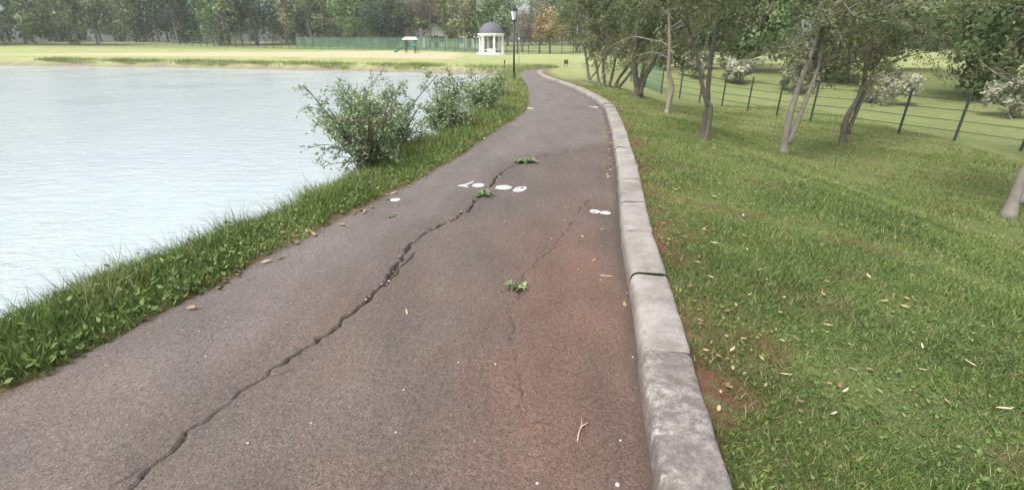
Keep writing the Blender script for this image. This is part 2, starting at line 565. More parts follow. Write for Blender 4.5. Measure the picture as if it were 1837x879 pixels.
gut = np.clip(1 - dRr / (0.085 + 0.04 * wob(PX, PY, 6.0, 2)), 0, 1) * 1.0  # soil strip by the kerb, widened so its dark colour adds contact shadow
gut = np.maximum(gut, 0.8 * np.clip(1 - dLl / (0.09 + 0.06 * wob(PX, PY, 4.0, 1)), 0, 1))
dust = 0.54 * np.exp(-((PX - 0.32 - 0.12 * (PY - 2.2)) / 0.45) ** 2 - ((PY - 2.6) / 1.5) ** 2) + 0.30 * sstep(5.5, 2.0, PY) + 0.12 \
    + 0.25 * np.exp(-((PX - 0.75) / 0.5) ** 2 - ((PY - 4.2) / 1.6) ** 2) - 0.15 * sstep(0.3, -0.8, PX - 0.0)
# beyond and left of the wide crack lies an older, greyer layer of asphalt
side = -seg_dist(PX, PY, np.array(CRACKS[0][0])[::2])
older = sstep(-0.05, 0.55, side + 0.12 * wob(PX, PY, 2.2, 4)) * np.interp(PY, [1.0, 3.5, 14], [0.45, 0.75, 1.0])
k = np.arange(len(tr) * NU).reshape(len(tr), NU)
pq = np.stack([k[:-1, :-1], k[:-1, 1:], k[1:, 1:], k[1:, :-1]], -1).reshape(-1, 4)
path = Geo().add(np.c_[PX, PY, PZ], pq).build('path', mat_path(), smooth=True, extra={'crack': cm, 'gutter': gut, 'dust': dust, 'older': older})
tag(path, 'cracked reddish brown asphalt path curving along the lake', None, None, 'structure')

# painted marks lie on the path: parts of it
def mat_paint():
    m, nt, b = newmat('road_paint')
    c = mix(nt, ramp(nt, noise(nt, 55, 6, 0.8), [(0.36, 0), (0.52, 1)]), (0.30, 0.25, 0.23), (0.76, 0.74, 0.72))
    nt.links.new(c, b.inputs['Base Color'])
    b.inputs['Roughness'].default_value = 0.6
    return m
PAINT = mat_paint()
def paint(outline, holes=()):
    """a flat painted shape; outline and holes in metres"""
    import bmesh
    bm = bmesh.new()
    edges = []
    for loop in (outline, *holes):
        vs_ = [bm.verts.new((x, y, pz(x, y) + 0.006)) for x, y in loop]
        edges += [bm.edges.new((vs_[i], vs_[(i + 1) % len(vs_)])) for i in range(len(vs_))]
    bmesh.ops.triangle_fill(bm, edges=edges, use_beauty=True, use_dissolve=False)
    for f in bm.faces:
        if f.normal.z < 0:
            f.normal_flip()
    me = bpy.data.meshes.new('paint_mark')
    bm.to_mesh(me)
    bm.free()
    me.materials.append(PAINT)
    return link('paint_mark', me, path)
prng = random.Random(3)
def ell(cx, cy, rx, ry, rot=0.0, n=26, j=0.085):
    o = []
    for i in range(n):
        a = 2 * math.pi * i / n
        f = 1 + prng.uniform(-j, j)
        x, y = rx * f * math.cos(a), ry * f * math.sin(a)
        o.append((cx + x * math.cos(rot) - y * math.sin(rot), cy + x * math.sin(rot) + y * math.cos(rot)))
    return o
paint(ell(-1.28, 4.91, 0.055, 0.055))['label'] = 'small white paint dot near the lake side'
paint(ell(-0.41, 5.47, 0.070, 0.075))['label'] = 'white paint dot left of the crack'
paint(ell(-0.10, 5.38, 0.096, 0.092))['label'] = 'large white paint dot right of the crack'
paint([(-0.67, 5.452), (-0.60, 5.50), (-0.555, 5.53), (-0.485, 5.64), (-0.468, 5.62), (-0.535, 5.50), (-0.565, 5.465), (-0.515, 5.415), (-0.53, 5.395), (-0.61, 5.425)])['label'] = 'white painted wedge like a sideways letter V'
paint(ell(0.09, 5.315, 0.066, 0.125, -0.42), [ell(0.118, 5.375, 0.026, 0.030, -0.4, 12, 0), ell(0.070, 5.265, 0.020, 0.024, -0.4, 12, 0)])['label'] = 'white painted figure 8'
paint(ell(0.845, 4.525, 0.052, 0.060, 0.1), [ell(0.838, 4.513, 0.028, 0.016, 0.0, 12, 0)])['label'] = 'white painted ring near the kerb'
paint(ell(0.945, 4.485, 0.054, 0.050, 0.0))['label'] = 'white paint dot near the kerb'
paint(ell(0.475, 12.6, 0.09, 0.10))
paint([(2.02, 12.83), (2.10, 12.90), (2.24, 12.94), (2.30, 12.86), (2.26, 12.74), (2.12, 12.78)])

# ------------------------------------------------------------------ kerb of separate stones
def mat_kerb(old):
    m, nt, b = newmat('kerb_concrete_weathered' if old else 'kerb_concrete')
    geo = N(nt, 'ShaderNodeNewGeometry', name='geo')
    oi = N(nt, 'ShaderNodeObjectInfo')
    n1 = noise(nt, 4.5, 7, 0.65)
    c = mix(nt, ramp(nt, n1, [(0.3, 0), (0.7, 1)]), (0.265, 0.242, 0.215), (0.36, 0.334, 0.302))
    c = mix(nt, 0.5, c, ramp(nt, oi.outputs['Random'], [(0, 0.88), (1, 1.14)]), 'MULTIPLY')
    dirt = ramp(nt, noise(nt, 2.6, 9, 0.78), [(0.46, 0), (0.62, 0.75)])
    c = mix(nt, dirt, c, (0.17, 0.15, 0.13))
    spots = ramp(nt, noise(nt, 34, 5, 0.7), [(0.60, 0), (0.68, 0.7)])
    c = mix(nt, spots, c, (0.14, 0.125, 0.11))
    if old:
        grime = ramp(nt, noise(nt, 15, 9, 0.8), [(0.40, 0.0), (0.56, 0.9)])
        c = mix(nt, grime, c, (0.13, 0.11, 0.10))
        lime = math_(nt, 'MULTIPLY', ramp(nt, noise(nt, 21, 6, 0.75), [(0.50, 0), (0.66, 0.8)]), ramp(nt, noise(nt, 9.0, 5, 0.7), [(0.40, 0), (0.62, 1)]))
        c = mix(nt, math_(nt, 'MULTIPLY', lime, attr(nt, 'crust')), c, (0.62, 0.59, 0.57))
    # splashed soil on the foot
    c = mix(nt, math_(nt, 'MULTIPLY', attr(nt, 'tint'), ramp(nt, noise(nt, 14, 5, 0.7), [(0.35, 0.2), (0.6, 0.9)])), c, (0.13, 0.095, 0.075))
    nt.links.new(c, b.inputs['Base Color'])
    b.inputs['Roughness'].default_value = 0.85
    bump(nt, b, math_(nt, 'ADD', noise(nt, 60, 5, 0.7), math_(nt, 'MULTIPLY', n1, 1.5)), 0.55, 0.008)
    return m
K_NEW, K_OLD = mat_kerb(False), mat_kerb(True)
kerb = empty('kerb', (0, 0, 0))
tag(kerb, 'row of pale concrete kerb stones along the right side of the path', None, None, 'structure')
RF = catmull(RP, np.linspace(0, len(PAIRS) - 1.001, 3000))
RS = np.r_[0, np.cumsum(np.linalg.norm(np.diff(RF, axis=0), axis=1))]
def rpt(s):
    return np.array([np.interp(s, RS, RF[:, 0]), np.interp(s, RS, RF[:, 1])])
def s_at_y(y):
    return RS[np.argmin(np.abs(RF[:1900, 1] - y))]
PROF = np.array([[0.0, -0.05, 1.0], [0.004, 0.03, 0.8], [0.010, 0.070, 0.3], [0.018, 0.094, 0.08], [0.032, 0.110, 0.0], [0.056, 0.119, 0.0],
                 [0.12, 0.122, 0.0], [0.225, 0.123, 0.0], [0.248, 0.120, 0.05], [0.257, 0.110, 0.2], [0.259, -0.05, 0.6]])
joint_y = [-1.6, -0.7, 0.25, 1.12, 2.04, 2.94, 3.74, 4.54, 5.38, 6.20, 7.21, 8.15, 9.1, 10.1, 11.1, 12.0, 12.62]
joints = [s_at_y(y) for y in joint_y]
joints.append(joints[-1] + 0.10)
while joints[-1] < RS[-1] - 1.0 and rpt(joints[-1])[0] < 9:
    joints.append(joints[-1] + 1.0)
krng = random.Random(11)
for i, (s0, s1) in enumerate(zip(joints[:-1], joints[1:])):
    if s1 - s0 < 0.3:
        continue
    g_ = 0.0065 + krng.random() * 0.0025
    ss = np.r_[s0 + g_, s0 + g_ + 0.012, np.linspace(s0 + g_ + 0.05, s1 - g_ - 0.05, 9), s1 - g_ - 0.012, s1 - g_]
    dz, dx, tilt = krng.uniform(-0.004, 0.005), krng.uniform(-0.005, 0.005), krng.uniform(-0.006, 0.006)
    if i == 3:
        dz, dx = 0.004, -0.012
    a, b_ = rpt(s0), rpt(s1)
    dirv = (b_ - a) / np.linalg.norm(b_ - a)
    nrm = np.array([dirv[1], -dirv[0]])
    rows = []
    for j, s in enumerate(ss):
        c = rpt(s)
        e = min(j, len(ss) - 1 - j)
        shr = {0: 0.004, 1: 0.001}.get(e, 0.0)
        for (o, h, t) in PROF:
            wobn = 0.0018 * math.sin(s * 17 + h * 40 + o * 23) + krng.gauss(0, 0.0012)
            if e < 2 and 0.008 < o < 0.26 and krng.random() < 0.3:
                wobn -= krng.uniform(0.002, 0.008)      # chipped arrises
            oo = o + (shr if o < 0.12 else -shr) + dx + wobn
            hh = h - shr * (h > 0) + (dz + tilt * (s - s0) if h > 0 else 0) + wobn * 0.7
            p = c + nrm * oo
            rows.append((p[0], p[1], hh))
    m_, n_ = len(ss), len(PROF)
    I = np.arange(m_ * n_).reshape(m_, n_)
    fq = np.stack([I[:-1, :-1], I[1:, :-1], I[1:, 1:], I[:-1, 1:]], -1).reshape(-1, 4)
    gk = Geo().add(rows, fq[:, ::-1], np.tile(PROF[:, 2], m_))
    gk.F.append(I[0][None, ::1])
    gk.F.append(I[-1][None, ::-1])
    crust = np.clip(1.15 - np.abs(PROF[:, 0] - 0.03) / 0.07, 0.12, 1)
    o = gk.build('kerb_stone', K_OLD if i == 3 or i == 2 else K_NEW, kerb, smooth=True, extra={'crust': np.tile(crust, m_)})
    if i == 3:
        o['label'] = 'weathered kerb stone with dark grime and white lime crust'

# ------------------------------------------------------------------ leaves, grass
def leaf_cards(geo, P, D, Nn, L, W, tint):
    """diamond leaves: base P, along D, lying across Nn"""
    D = D / (np.linalg.norm(D, axis=1, keepdims=True) + 1e-9)
    S = np.cross(D, Nn)
    S /= np.linalg.norm(S, axis=1, keepdims=True) + 1e-9
    L, W = np.asarray(L)[:, None], np.asarray(W)[:, None]
    V = np.stack([P, P + D * L * 0.45 + S * W, P + D * L, P + D * L * 0.45 - S * W], 1)
    n = len(P)
    geo.add(V.reshape(-1, 3), np.arange(4 * n).reshape(n, 4), np.repeat(tint, 4))

def rand_dirs(rng, n):
    v = rng.normal(size=(n, 3))
    return v / np.linalg.norm(v, axis=1, keepdims=True)

GRASS = foliage('grass_blades', [(0.0, (0.055, 0.100, 0.026)), (0.45, (0.135, 0.210, 0.050)), (0.8, (0.275, 0.335, 0.100)), (1.0, (0.42, 0.37, 0.20))], 0.25, 0.55)

def blades(rng, x, y, z, h, w, tint, lean=0.5):
    n = len(x)
    a = rng.random(n) * 2 * math.pi
    b = rng.random(n) * 2 * math.pi
    ln = lean * (0.3 + rng.random(n)) * h
    B = np.stack([x, y, z - 0.004], 1)
    S = np.stack([np.cos(a), np.sin(a), np.zeros(n)], 1) * w[:, None]
    T = B + np.stack([np.cos(b) * ln, np.sin(b) * ln, h], 1)
    V = np.stack([B - S, B + S, T], 1).reshape(-1, 3)
    return V, np.arange(3 * n).reshape(n, 3), np.repeat(tint, 3)

def lawn(seed, n):
    rng = np.random.default_rng(seed)
    y = np.exp(rng.uniform(np.log(0.9), np.log(19), n))
    x = rng.uniform(0.3, 1.0, n) ** 1 * 0 + rng.uniform(0.6, 1, n) * 0
    span = np.interp(y, [0.9, 3, 8, 19], [4.2, 6.0, 8.5, 9.0])
    kx = np.interp(y, RC[:, 1][:120], RC[:, 0][:120])
    x = kx + 0.2 + span * rng.random(n) ** 1.25
    z, dl, dr, df = ground_z(x, y, True)
    ok = (dr > 0.262)
    # bare and thin patches
    thin = 0.5 + 0.5 * wob(x, y, 3.3, 6) + 0.35 * wob(x, y, 9, 1)
    near = np.clip(1 - (dr - 0.26) / 0.35, 0, 1)
    ok &= rng.random(n) > 0.72 * near * (thin < 0.62) + 0.35 * (thin < 0.22)
    x, y, z, dr = x[ok], y[ok], z[ok], dr[ok]
    d = np.hypot(x, y)
    return rng, x, y, z, d, dr

g = Geo()
rng, x, y, z, d, dr = lawn(21, 430000)
n = len(x)
h = (0.016 + 0.026 * rng.random(n)) * (1 + 0.5 * wob(x, y, 2.0, 3)) * np.interp(d, [1, 15], [1.0, 1.35])
tone = 0.34 + 0.20 * wob(x, y, 1.1, 2) + 0.14 * wob(x, y, 4.2, 5) + rng.normal(0, 0.20, n) + 0.32 * sstep(3.5, 13, d)
tone = np.where(rng.random(n) < 0.10, 0.97, tone)
g.add(*blades(rng, x, y, z, h, 0.0011 + 0.00050 * d, np.clip(tone, 0, 1), 0.9))
# low broad weeds in the turf
q = rng.random(n) < 0.05
nq = int(q.sum())
Dv = np.stack([rng.normal(size=nq), rng.normal(size=nq), 0.35 + 0.3 * rng.random(nq)], 1)
leaf_cards(g, np.stack([x[q], y[q], z[q] + 0.008], 1), Dv, np.tile([0, 0, 1.0], (nq, 1)) + rng.normal(0, 0.25, (nq, 3)),
           0.012 + 0.022 * rng.random(nq), 0.004 + 0.006 * rng.random(nq), np.clip(0.33 + rng.normal(0, 0.22, nq), 0, 0.8))
tag(g.build('lawn_grass', GRASS), 'short mown grass with low weeds right of the kerb', 'grass', None, 'stuff')

# left verge: taller, lush
rng = np.random.default_rng(31)
n = 190000
t = np.interp(np.log(rng.uniform(1.0, 1.0, n)) + rng.uniform(np.log(0.6), np.log(34), n), np.log([0.6, 34]), [0, 1])
yy = np.exp(np.log(0.6) + t * (np.log(34) - np.log(0.6)))
ex = np.interp(yy, LC[:, 1][:135], LC[:, 0][:135])
x = ex + 0.10 - 1.65 * rng.random(n) ** 0.9
z, dl, dr, df = ground_z(x, yy, True)
edge = 0.10 * wob(x, yy, 2.6, 1) + 0.05 * wob(x, yy, 8, 2)
ok = (dl > -0.03 + edge) & (z > WATER_Z - 0.03)
x, yy, z, dl = x[ok], yy[ok], z[ok], dl[ok]
n = len(x)
d = np.hypot(x, yy)
h = (0.03 + 0.09 * rng.random(n) ** 1.5) * np.interp(dl, [-0.05, 0.15, 0.5, 1.2], [0.45, 0.8, 1.5, 2.0]) * (1 + 0.5 * wob(x, yy, 2.3, 8))
tone = 0.42 + 0.17 * wob(x, yy, 1.6, 7) + rng.normal(0, 0.17, n) + 0.12 * sstep(4, 9, yy) + 0.2 * sstep(9, 20, yy)  # farther blades paler: sunlit look put into their colour
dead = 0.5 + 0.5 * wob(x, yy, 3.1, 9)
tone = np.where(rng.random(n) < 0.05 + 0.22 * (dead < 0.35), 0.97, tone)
h = h * np.where(dead > 0.8, 1.35, 1.0) * np.where(rng.random(n) < 0.04, 1.7, 1.0)
g = Geo()
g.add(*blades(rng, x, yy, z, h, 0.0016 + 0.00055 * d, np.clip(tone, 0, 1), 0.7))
q = rng.random(n) < 0.14
nq = int(q.sum())
Dv = np.stack([rng.normal(size=nq), rng.normal(size=nq), 0.5 + 0.5 * rng.random(nq)], 1)
leaf_cards(g, np.stack([x[q], yy[q], z[q] + h[q] * 0.5], 1), Dv, np.tile([0, 0, 1.0], (nq, 1)) + rng.normal(0, 0.4, (nq, 3)),
           0.022 + 0.036 * rng.random(nq), 0.007 + 0.010 * rng.random(nq), np.clip(0.45 + rng.normal(0, 0.2, nq), 0, 0.85))
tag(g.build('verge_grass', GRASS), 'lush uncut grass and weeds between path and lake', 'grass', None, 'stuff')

# rough tufts along the far bank of the lake
rng = np.random.default_rng(33)
n = 22000
x = rng.uniform(-45, 1.2, n)
yy = np.interp(x, [-60, -30, -9.2, -4.8, -1.0, 0.5, 1.3], [50, 44, 37.4, 35.9, 33.4, 31.0, 33]) + np.abs(rng.normal(0, 0.75, n)) + 0.25
dens = 0.55 + 0.6 * wob(x, yy * 0.3, 0.8, 3)
ok = (rng.random(n) < dens)
x, yy = x[ok], yy[ok]
z, dl, dr, df = ground_z(x, yy, True)
ok = (z > WATER_Z + 0.03) & (dl > 0.1)
x, yy, z = x[ok], yy[ok], z[ok]
n = len(x)
g = Geo()
g.add(*blades(rng, x, yy, z, 0.08 + 0.22 * rng.random(n) ** 1.7, np.full(n, 0.020), np.clip(0.70 + rng.normal(0, 0.22, n), 0, 1), 0.8))
tag(g.build('bank_grass', GRASS), 'rough grass fringe along the far lake bank', 'grass', None, 'stuff')

# ------------------------------------------------------------------ woody plants
BARK_GREY = simple('bark_grey', (0.24, 0.215, 0.185), 0.9, 0.45, 9.0, bmp=0.8)
BARK_DARK = simple('bark_dark', (0.125, 0.110, 0.085), 0.9, 0.45, 9.0, bmp=0.8)
BARK_PALE = simple('bark_pale', (0.24, 0.215, 0.18), 0.9, 0.5, 7.0, bmp=0.7)
LEAF_OLIVE = foliage('leaves_olive', [(0.0, (0.072, 0.090, 0.042)), (0.5, (0.180, 0.205, 0.100)), (1.0, (0.34, 0.37, 0.19))], 0.35)
LEAF_GREEN = foliage('leaves_green', [(0.0, (0.026, 0.045, 0.020)), (0.5, (0.070, 0.105, 0.042)), (1.0, (0.15, 0.195, 0.080))], 0.35)
LEAF_WILLOW = foliage('leaves_willow', [(0.0, (0.080, 0.130, 0.050)), (0.5, (0.21, 0.30, 0.125)), (1.0, (0.46, 0.54, 0.32))], 0.3)

def walk(rng, p, d, length, segs, bend, up):
    P = [np.array(p, float)]
    d = np.array(d, float)
    d /= np.linalg.norm(d)
    for i in range(segs):
        d = d + rng.normal(0, bend, 3) + np.array([0, 0, up])
        d /= np.linalg.norm(d)
        P.append(P[-1] + d * length / segs)
    return np.array(P)

def along(P, f):
    s = np.r_[0, np.cumsum(np.linalg.norm(np.diff(P, axis=0), axis=1))]
    f = f * s[-1]
    i = min(int(np.searchsorted(s, f, 'right')) - 1, len(P) - 2)
    k = (f - s[i]) / (s[i + 1] - s[i] + 1e-9)
    return P[i] + (P[i + 1] - P[i]) * k, (P[i + 1] - P[i])

def smooth_line(P, sub=4):
    P = np.array(P, float)
    t = np.linspace(0, len(P) - 1.0001, (len(P) - 1) * sub + 1)
    return catmull(P, t)

def woody(name, base, stems, label, cat='tree', group=None, bark=BARK_GREY, leafm=LEAF_OLIVE, seed=1, height=4.5,
          limbs=9, twigs=7, limb_len=1.5, leaf=(0.07, 0.011), per_twig=26, low=0.35, droop=-0.10, spread=1.0, tone=0.5, extra=None):
    """stems: list of (points local to base, radius at foot); each stem goes on upward to the full height"""
    rng = np.random.default_rng(seed)
    root = empty(name, base)
    wood, lv = Geo(), Geo()
    LP_, LD = [], []
    for pts, r0 in stems:
        S = smooth_line(pts)
        top = S[-1]
        rest = height - top[2]
        if rest > 0.2:
            dirn = S[-1] - S[-3]
            up = walk(rng, top, dirn / np.linalg.norm(dirn) + np.array([0, 0, 0.6]), rest, 6, 0.13, 0.12)
            S = np.r_[S, up[1:]]
        m = len(S)
        rr = r0 * (1 - 0.85 * np.linspace(0, 1, m)) + 0.004
        rr[0] *= 1.7; rr[1] *= 1.15
        rr = rr * (1 + 0.10 * rng.normal(size=m) * 0.7)
        wood.tube(S, rr, 8, 0.0)
        limbs_ = int(limbs * (1.7 if cat == 'tree' else 1))
        for i in range(limbs_):
            low_ = low * (0.74 if cat == 'tree' else 1)
            f = low_ + (0.98 - low_) * (i + rng.random()) / limbs_
            p, tan = along(S, f)
            a = rng.random() * 2 * math.pi
            d0 = np.array([math.cos(a) * spread, math.sin(a) * spread, 0.45 + 0.35 * rng.random()])
            L = limb_len * (1.12 if cat == 'tree' else 1) * (0.55 + 0.7 * rng.random()) * (1.1 - 0.5 * f)
            B = walk(rng, p, d0, L, 6, 0.16, droop * 0.5)
            rb = r0 * 0.42 * (1 - 0.6 * f)
            wood.tube(B, np.linspace(rb, 0.004, len(B)), 5, 0.0)
            for j in range(twigs):
                ft = 0.15 + 0.85 * (j + rng.random()) / twigs
                pt, tt = along(B, min(ft, 0.999))
                d1 = tt / (np.linalg.norm(tt) + 1e-9) * 0.7 + rng.normal(0, 0.65, 3) + np.array([0, 0, droop])
                T = walk(rng, pt, d1, L * (0.25 + 0.35 * rng.random()), 4, 0.2, droop)
                wood.tube(T, np.linspace(0.006, 0.0025, len(T)), 3, 0.0)
                nl = int(per_twig * (2.6 if cat == 'tree' else 2.2) * (0.6 + 0.8 * rng.random()))
                tl = rng.random()
                for q in range(nl):
                    w, wt = along(T, 0.1 + 0.89 * rng.random())
                    LP_.append((w + rng.normal(0, 0.055 if cat == 'tree' else 0.03, 3), wt, tl))
    P = np.array([a[0] for a in LP_])
    W = np.array([a[1] for a in LP_])
    W /= np.linalg.norm(W, axis=1, keepdims=True) + 1e-9
    TL = np.array([a[2] for a in LP_])
    n = len(P)
    D = W * 0.6 + rng.normal(0, 0.6, (n, 3)) + np.array([0, 0, droop * 2])
    leaf_cards(lv, P, D, rand_dirs(rng, n), leaf[0] * (0.6 + 0.8 * rng.random(n)), leaf[1] * (0.7 + 0.6 * rng.random(n)),
               np.clip(tone + (TL - 0.5) * 0.45 + rng.normal(0, 0.16, n), 0, 1))
    wood.build('trunk' if cat == 'tree' else 'stem', bark, root, smooth=True)
    lv.build('crown' if cat == 'tree' else 'foliage', leafm, root)
    tag(root, label, cat, group)
    return root

GT = 'young trees along the right verge'
def local(pts, bx, by, y=None):
    return [(px - bx, 0.0 if y is None else y - by, pz_) for px, pz_ in pts]

def at_ground(x, y):
    return (x, y, gz(x, y) - 0.03)

woody('young_tree', at_ground(3.12, 20.0), [(local([(3.12, 0), (3.05, .43), (2.95, .95), (2.83, 1.37), (2.65, 1.87), (2.51, 2.4)], 3.12, 20), 0.060),
      (local([(3.14, .15), (3.38, .47), (3.55, .85), (3.62, 1.4)], 3.12, 20), 0.035)],
      'slender leaning tree farthest along the verge, low side branch to the right', group=GT, droop=-0.11, seed=101, height=4.2, limbs=9, per_twig=24, low=0.42, limb_len=1.0, tone=0.60, leaf=(0.09, 0.016))
woody('young_tree', at_ground(3.36, 18.8), [(local([(3.36, 0), (3.25, .36), (3.12, .95), (2.93, 1.34), (2.78, 2.0)], 3.36, 18.8), 0.055)],
      'thin single-stemmed tree just left of the fan of stems', group=GT, droop=-0.11, seed=102, height=4.4, limbs=10, per_twig=26, low=0.42, limb_len=1.15, tone=0.55, leaf=(0.09, 0.015))
woody('young_tree', at_ground(3.6, 17.7), [(local([(3.37, 0), (3.28, .42), (3.19, 1.08), (3.08, 2.0)], 3.6, 17.7), 0.060),
      (local([(3.47, 0), (3.57, .5), (3.64, 1.08), (3.68, 1.8)], 3.6, 17.7), 0.055),
      (local([(3.70, 0), (3.82, .36), (4.13, .82), (4.45, 1.46)], 3.6, 17.7), 0.060),
      (local([(3.78, 0), (4.08, .36), (4.34, .73), (4.76, 1.28)], 3.6, 17.7), 0.050)],
      'multi-stemmed tree with a fan of four spreading dark trunks', group=GT, droop=-0.11, bark=BARK_DARK, seed=103, height=3.9, limbs=8, per_twig=26, low=0.34, limb_len=1.4, tone=0.42, leaf=(0.085, 0.014))
woody('young_tree', at_ground(3.71, 14.4), [(local([(3.71, 0), (3.66, .36), (3.55, .75), (3.51, 1.35), (3.48, 1.92)], 3.71, 14.4), 0.105),
      (local([(3.73, .12), (3.88, .67), (4.11, 1.12), (4.28, 1.64)], 3.71, 14.4), 0.080),
      (local([(3.72, .2), (3.76, .7), (3.86, 1.2), (3.92, 1.7)], 3.71, 14.4), 0.05)],
      'stout tree with a dark trunk forking low above the ground', group=GT, droop=-0.11, bark=BARK_DARK, seed=104, height=4.0, limbs=9, per_twig=30, low=0.36, limb_len=1.45, tone=0.40, leaf=(0.075, 0.013))
woody('young_tree', at_ground(3.67, 11.4), [(local([(3.67, 0), (3.68, .27), (3.71, .59), (3.58, .96), (3.54, 1.43), (3.47, 1.89), (3.41, 2.2)], 3.67, 11.4), 0.062)],
      'slim knotted tree with a single crooked grey trunk', group=GT, droop=-0.11, bark=BARK_PALE, seed=105, height=4.3, limbs=11, per_twig=30, low=0.36, limb_len=1.5, tone=0.45, leaf=(0.070, 0.012))
woody('young_tree', at_ground(3.31, 8.05), [(local([(3.31, 0), (3.32, .25), (3.30, .58), (3.21, .67), (3.07, 1.02), (2.94, 1.40), (2.83, 1.61), (2.73, 1.85), (2.59, 2.19), (2.48, 2.28), (2.42, 2.4)], 3.31, 8.05), 0.038),
      (local([(3.36, 0), (3.37, .3), (3.36, .6), (3.32, .95), (3.30, 1.6), (3.34, 2.2)], 3.31, 8.05, 8.35), 0.055)],
      'nearest verge tree, one dark stem arching left, one grey stem upright', group=GT, droop=-0.11, bark=BARK_DARK, seed=106, height=3.9, limbs=10, per_twig=24, low=0.52, limb_len=1.35, tone=0.48, leaf=(0.062, 0.011))
# the row goes on down the slope to the right
for i, (bx, by, s, lab) in enumerate([(5.6, 9.6, 107, 'upright tree on the lower lawn behind the nearest verge tree'),
                                      (8.3, 11.8, 108, 'spreading tree low on the slope close to the wire fence'),
                                      (7.2, 6.4, 109, 'tree standing alone on the slope far right of the kerb'),
                                      (10.6, 8.4, 110, 'rightmost tree of the lawn beside the wire fence')]):
    w = random.Random(s)
    st = [([(0, 0, 0), (w.uniform(-.1, .1), 0, .6), (w.uniform(-.25, .25), w.uniform(-.1, .1), 1.3), (w.uniform(-.4, .4), w.uniform(-.2, .2), 2.2)], 0.075),
          ([(0.04, 0, 0.25), (w.uniform(.15, .3), .05, .9), (w.uniform(.3, .6), 0.1, 1.7)], 0.05)]
    woody('young_tree', at_ground(bx, by), st, lab, group=GT, droop=-0.11, bark=[BARK_GREY, BARK_DARK][i % 2], seed=s, height=4.6, limbs=10, per_twig=26, low=0.36, limb_len=1.5, tone=0.45, leaf=(0.07, 0.012))

# lakeside bushes
GB = 'bushes at the lake edge'
def bush(x, y, label, seed, hgt, nst, spread, leaf, per, tone=0.5, arch=None):
    w = random.Random(seed)
    st = []
    for i in range(nst):
        a = w.uniform(0, 2 * math.pi)
        k = spread * w.uniform(0.2, 0.85)
        hh = hgt * w.uniform(0.45, 1.2)
        st.append(([(w.uniform(-.2, .2), w.uniform(-.2, .2), 0), (math.cos(a) * k * .35, math.sin(a) * k * .35, hh * .4),
                    (math.cos(a) * k * .7, math.sin(a) * k * .7, hh * .75), (math.cos(a) * k, math.sin(a) * k, hh)], 0.014))
    if arch:
        st += [(a, 0.012) for a in arch]
    return woody('lakeside_bush', (x, y, gz(x, y) - 0.03), st, label, 'bush', GB, BARK_DARK, LEAF_WILLOW, seed, 0.0, 6, 4, 0.48, leaf, per * 0.45, 0.18, -0.02, 1.0, tone)

bush(-2.0, 7.5, 'largest feathery bush at the lake edge with an arching bare-tipped branch', 201, 1.10, 24, 0.95, (0.050, 0.013), 14, 0.63,
     [[(0, 0, 0), (0.20, 0.1, 0.62), (0.48, 0.2, 1.02), (0.84, 0.3, 1.40)], [(0, 0, 0), (-0.2, -0.1, 0.6), (-0.25, -0.1, 1.15)]])
bush(-1.35, 9.4, 'loose bush overhanging the water just behind the largest one', 202, 1.0, 18, 0.70, (0.052, 0.013), 13, 0.64)
bush(-0.80, 11.8, 'sparse reedy bush at the lake edge, middle of the bank', 203, 0.95, 16, 0.62, (0.058, 0.014), 13, 0.68)
bush(-0.62, 14.8, 'thin pale bush at the lake edge nearest the lamp post', 205, 0.75, 12, 0.5, (0.062, 0.015), 11, 0.7)
bush(-2.0, 6.35, 'spreading bush at the lake edge nearest the camera', 204, 0.95, 18, 0.75, (0.046, 0.012), 12, 0.55)

# weeds in the cracks
WEED = foliage('weed_leaves', [(0, (0.07, 0.12, 0.05)), (0.5, (0.17, 0.26, 0.11)), (1, (0.37, 0.43, 0.19))], 0.25)
def weed(x, y, label, seed, n, L, hgt, sx=1.0):
    rng = np.random.default_rng(seed)
    root = empty('crack_weed', (x, y, pz(x, y)))
    for i in range(n):
        a = 2 * math.pi * (i + rng.random() * 0.8) / n
        l = L * (0.55 + 0.6 * rng.random())
        el = hgt * (0.15 + rng.random())
        d = np.array([math.cos(a) * sx, math.sin(a), 0])
        s = np.array([-math.sin(a), math.cos(a), 0])
        w = l * 0.17
        mid = d * l * 0.5 + np.array([0, 0, el + 0.012])
        tip = d * l + np.array([0, 0, el * 0.75 + 0.006])
        P0 = rng.normal(0, 0.012, 3) * np.array([1 * sx, 1, 0]) * 1.5
        V = [P0 + s * w * .2, P0 - s * w * .2, P0 + mid - s * w, P0 + mid + np.array([0, 0, -0.006]), P0 + mid + s * w, P0 + tip]
        Geo().add(V, [[1, 2, 3], [1, 3, 0], [0, 3, 4], [2, 5, 3], [3, 5, 4]], float(np.clip(0.45 + rng.normal(0, 0.25), 0, 1))).build('leaf', WEED, root)
    tag(root, label, 'weed', 'weeds growing in the path cracks')
weed(0.045, 2.90, 'small green weed rosette in the thin middle crack, nearest', 1, 18, 0.085, 0.04)
weed(-0.31, 5.09, 'leafy weed in the wide crack beside the white paint dots', 2, 20, 0.12, 0.05, 1.0)
weed(0.19, 6.66, 'flat grassy weed in the crack beyond the painted dots', 3, 26, 0.15, 0.06, 1.5)
weed(-1.21, 4.40, 'tiny dull weed near the left edge of the path', 4, 9, 0.06, 0.02)

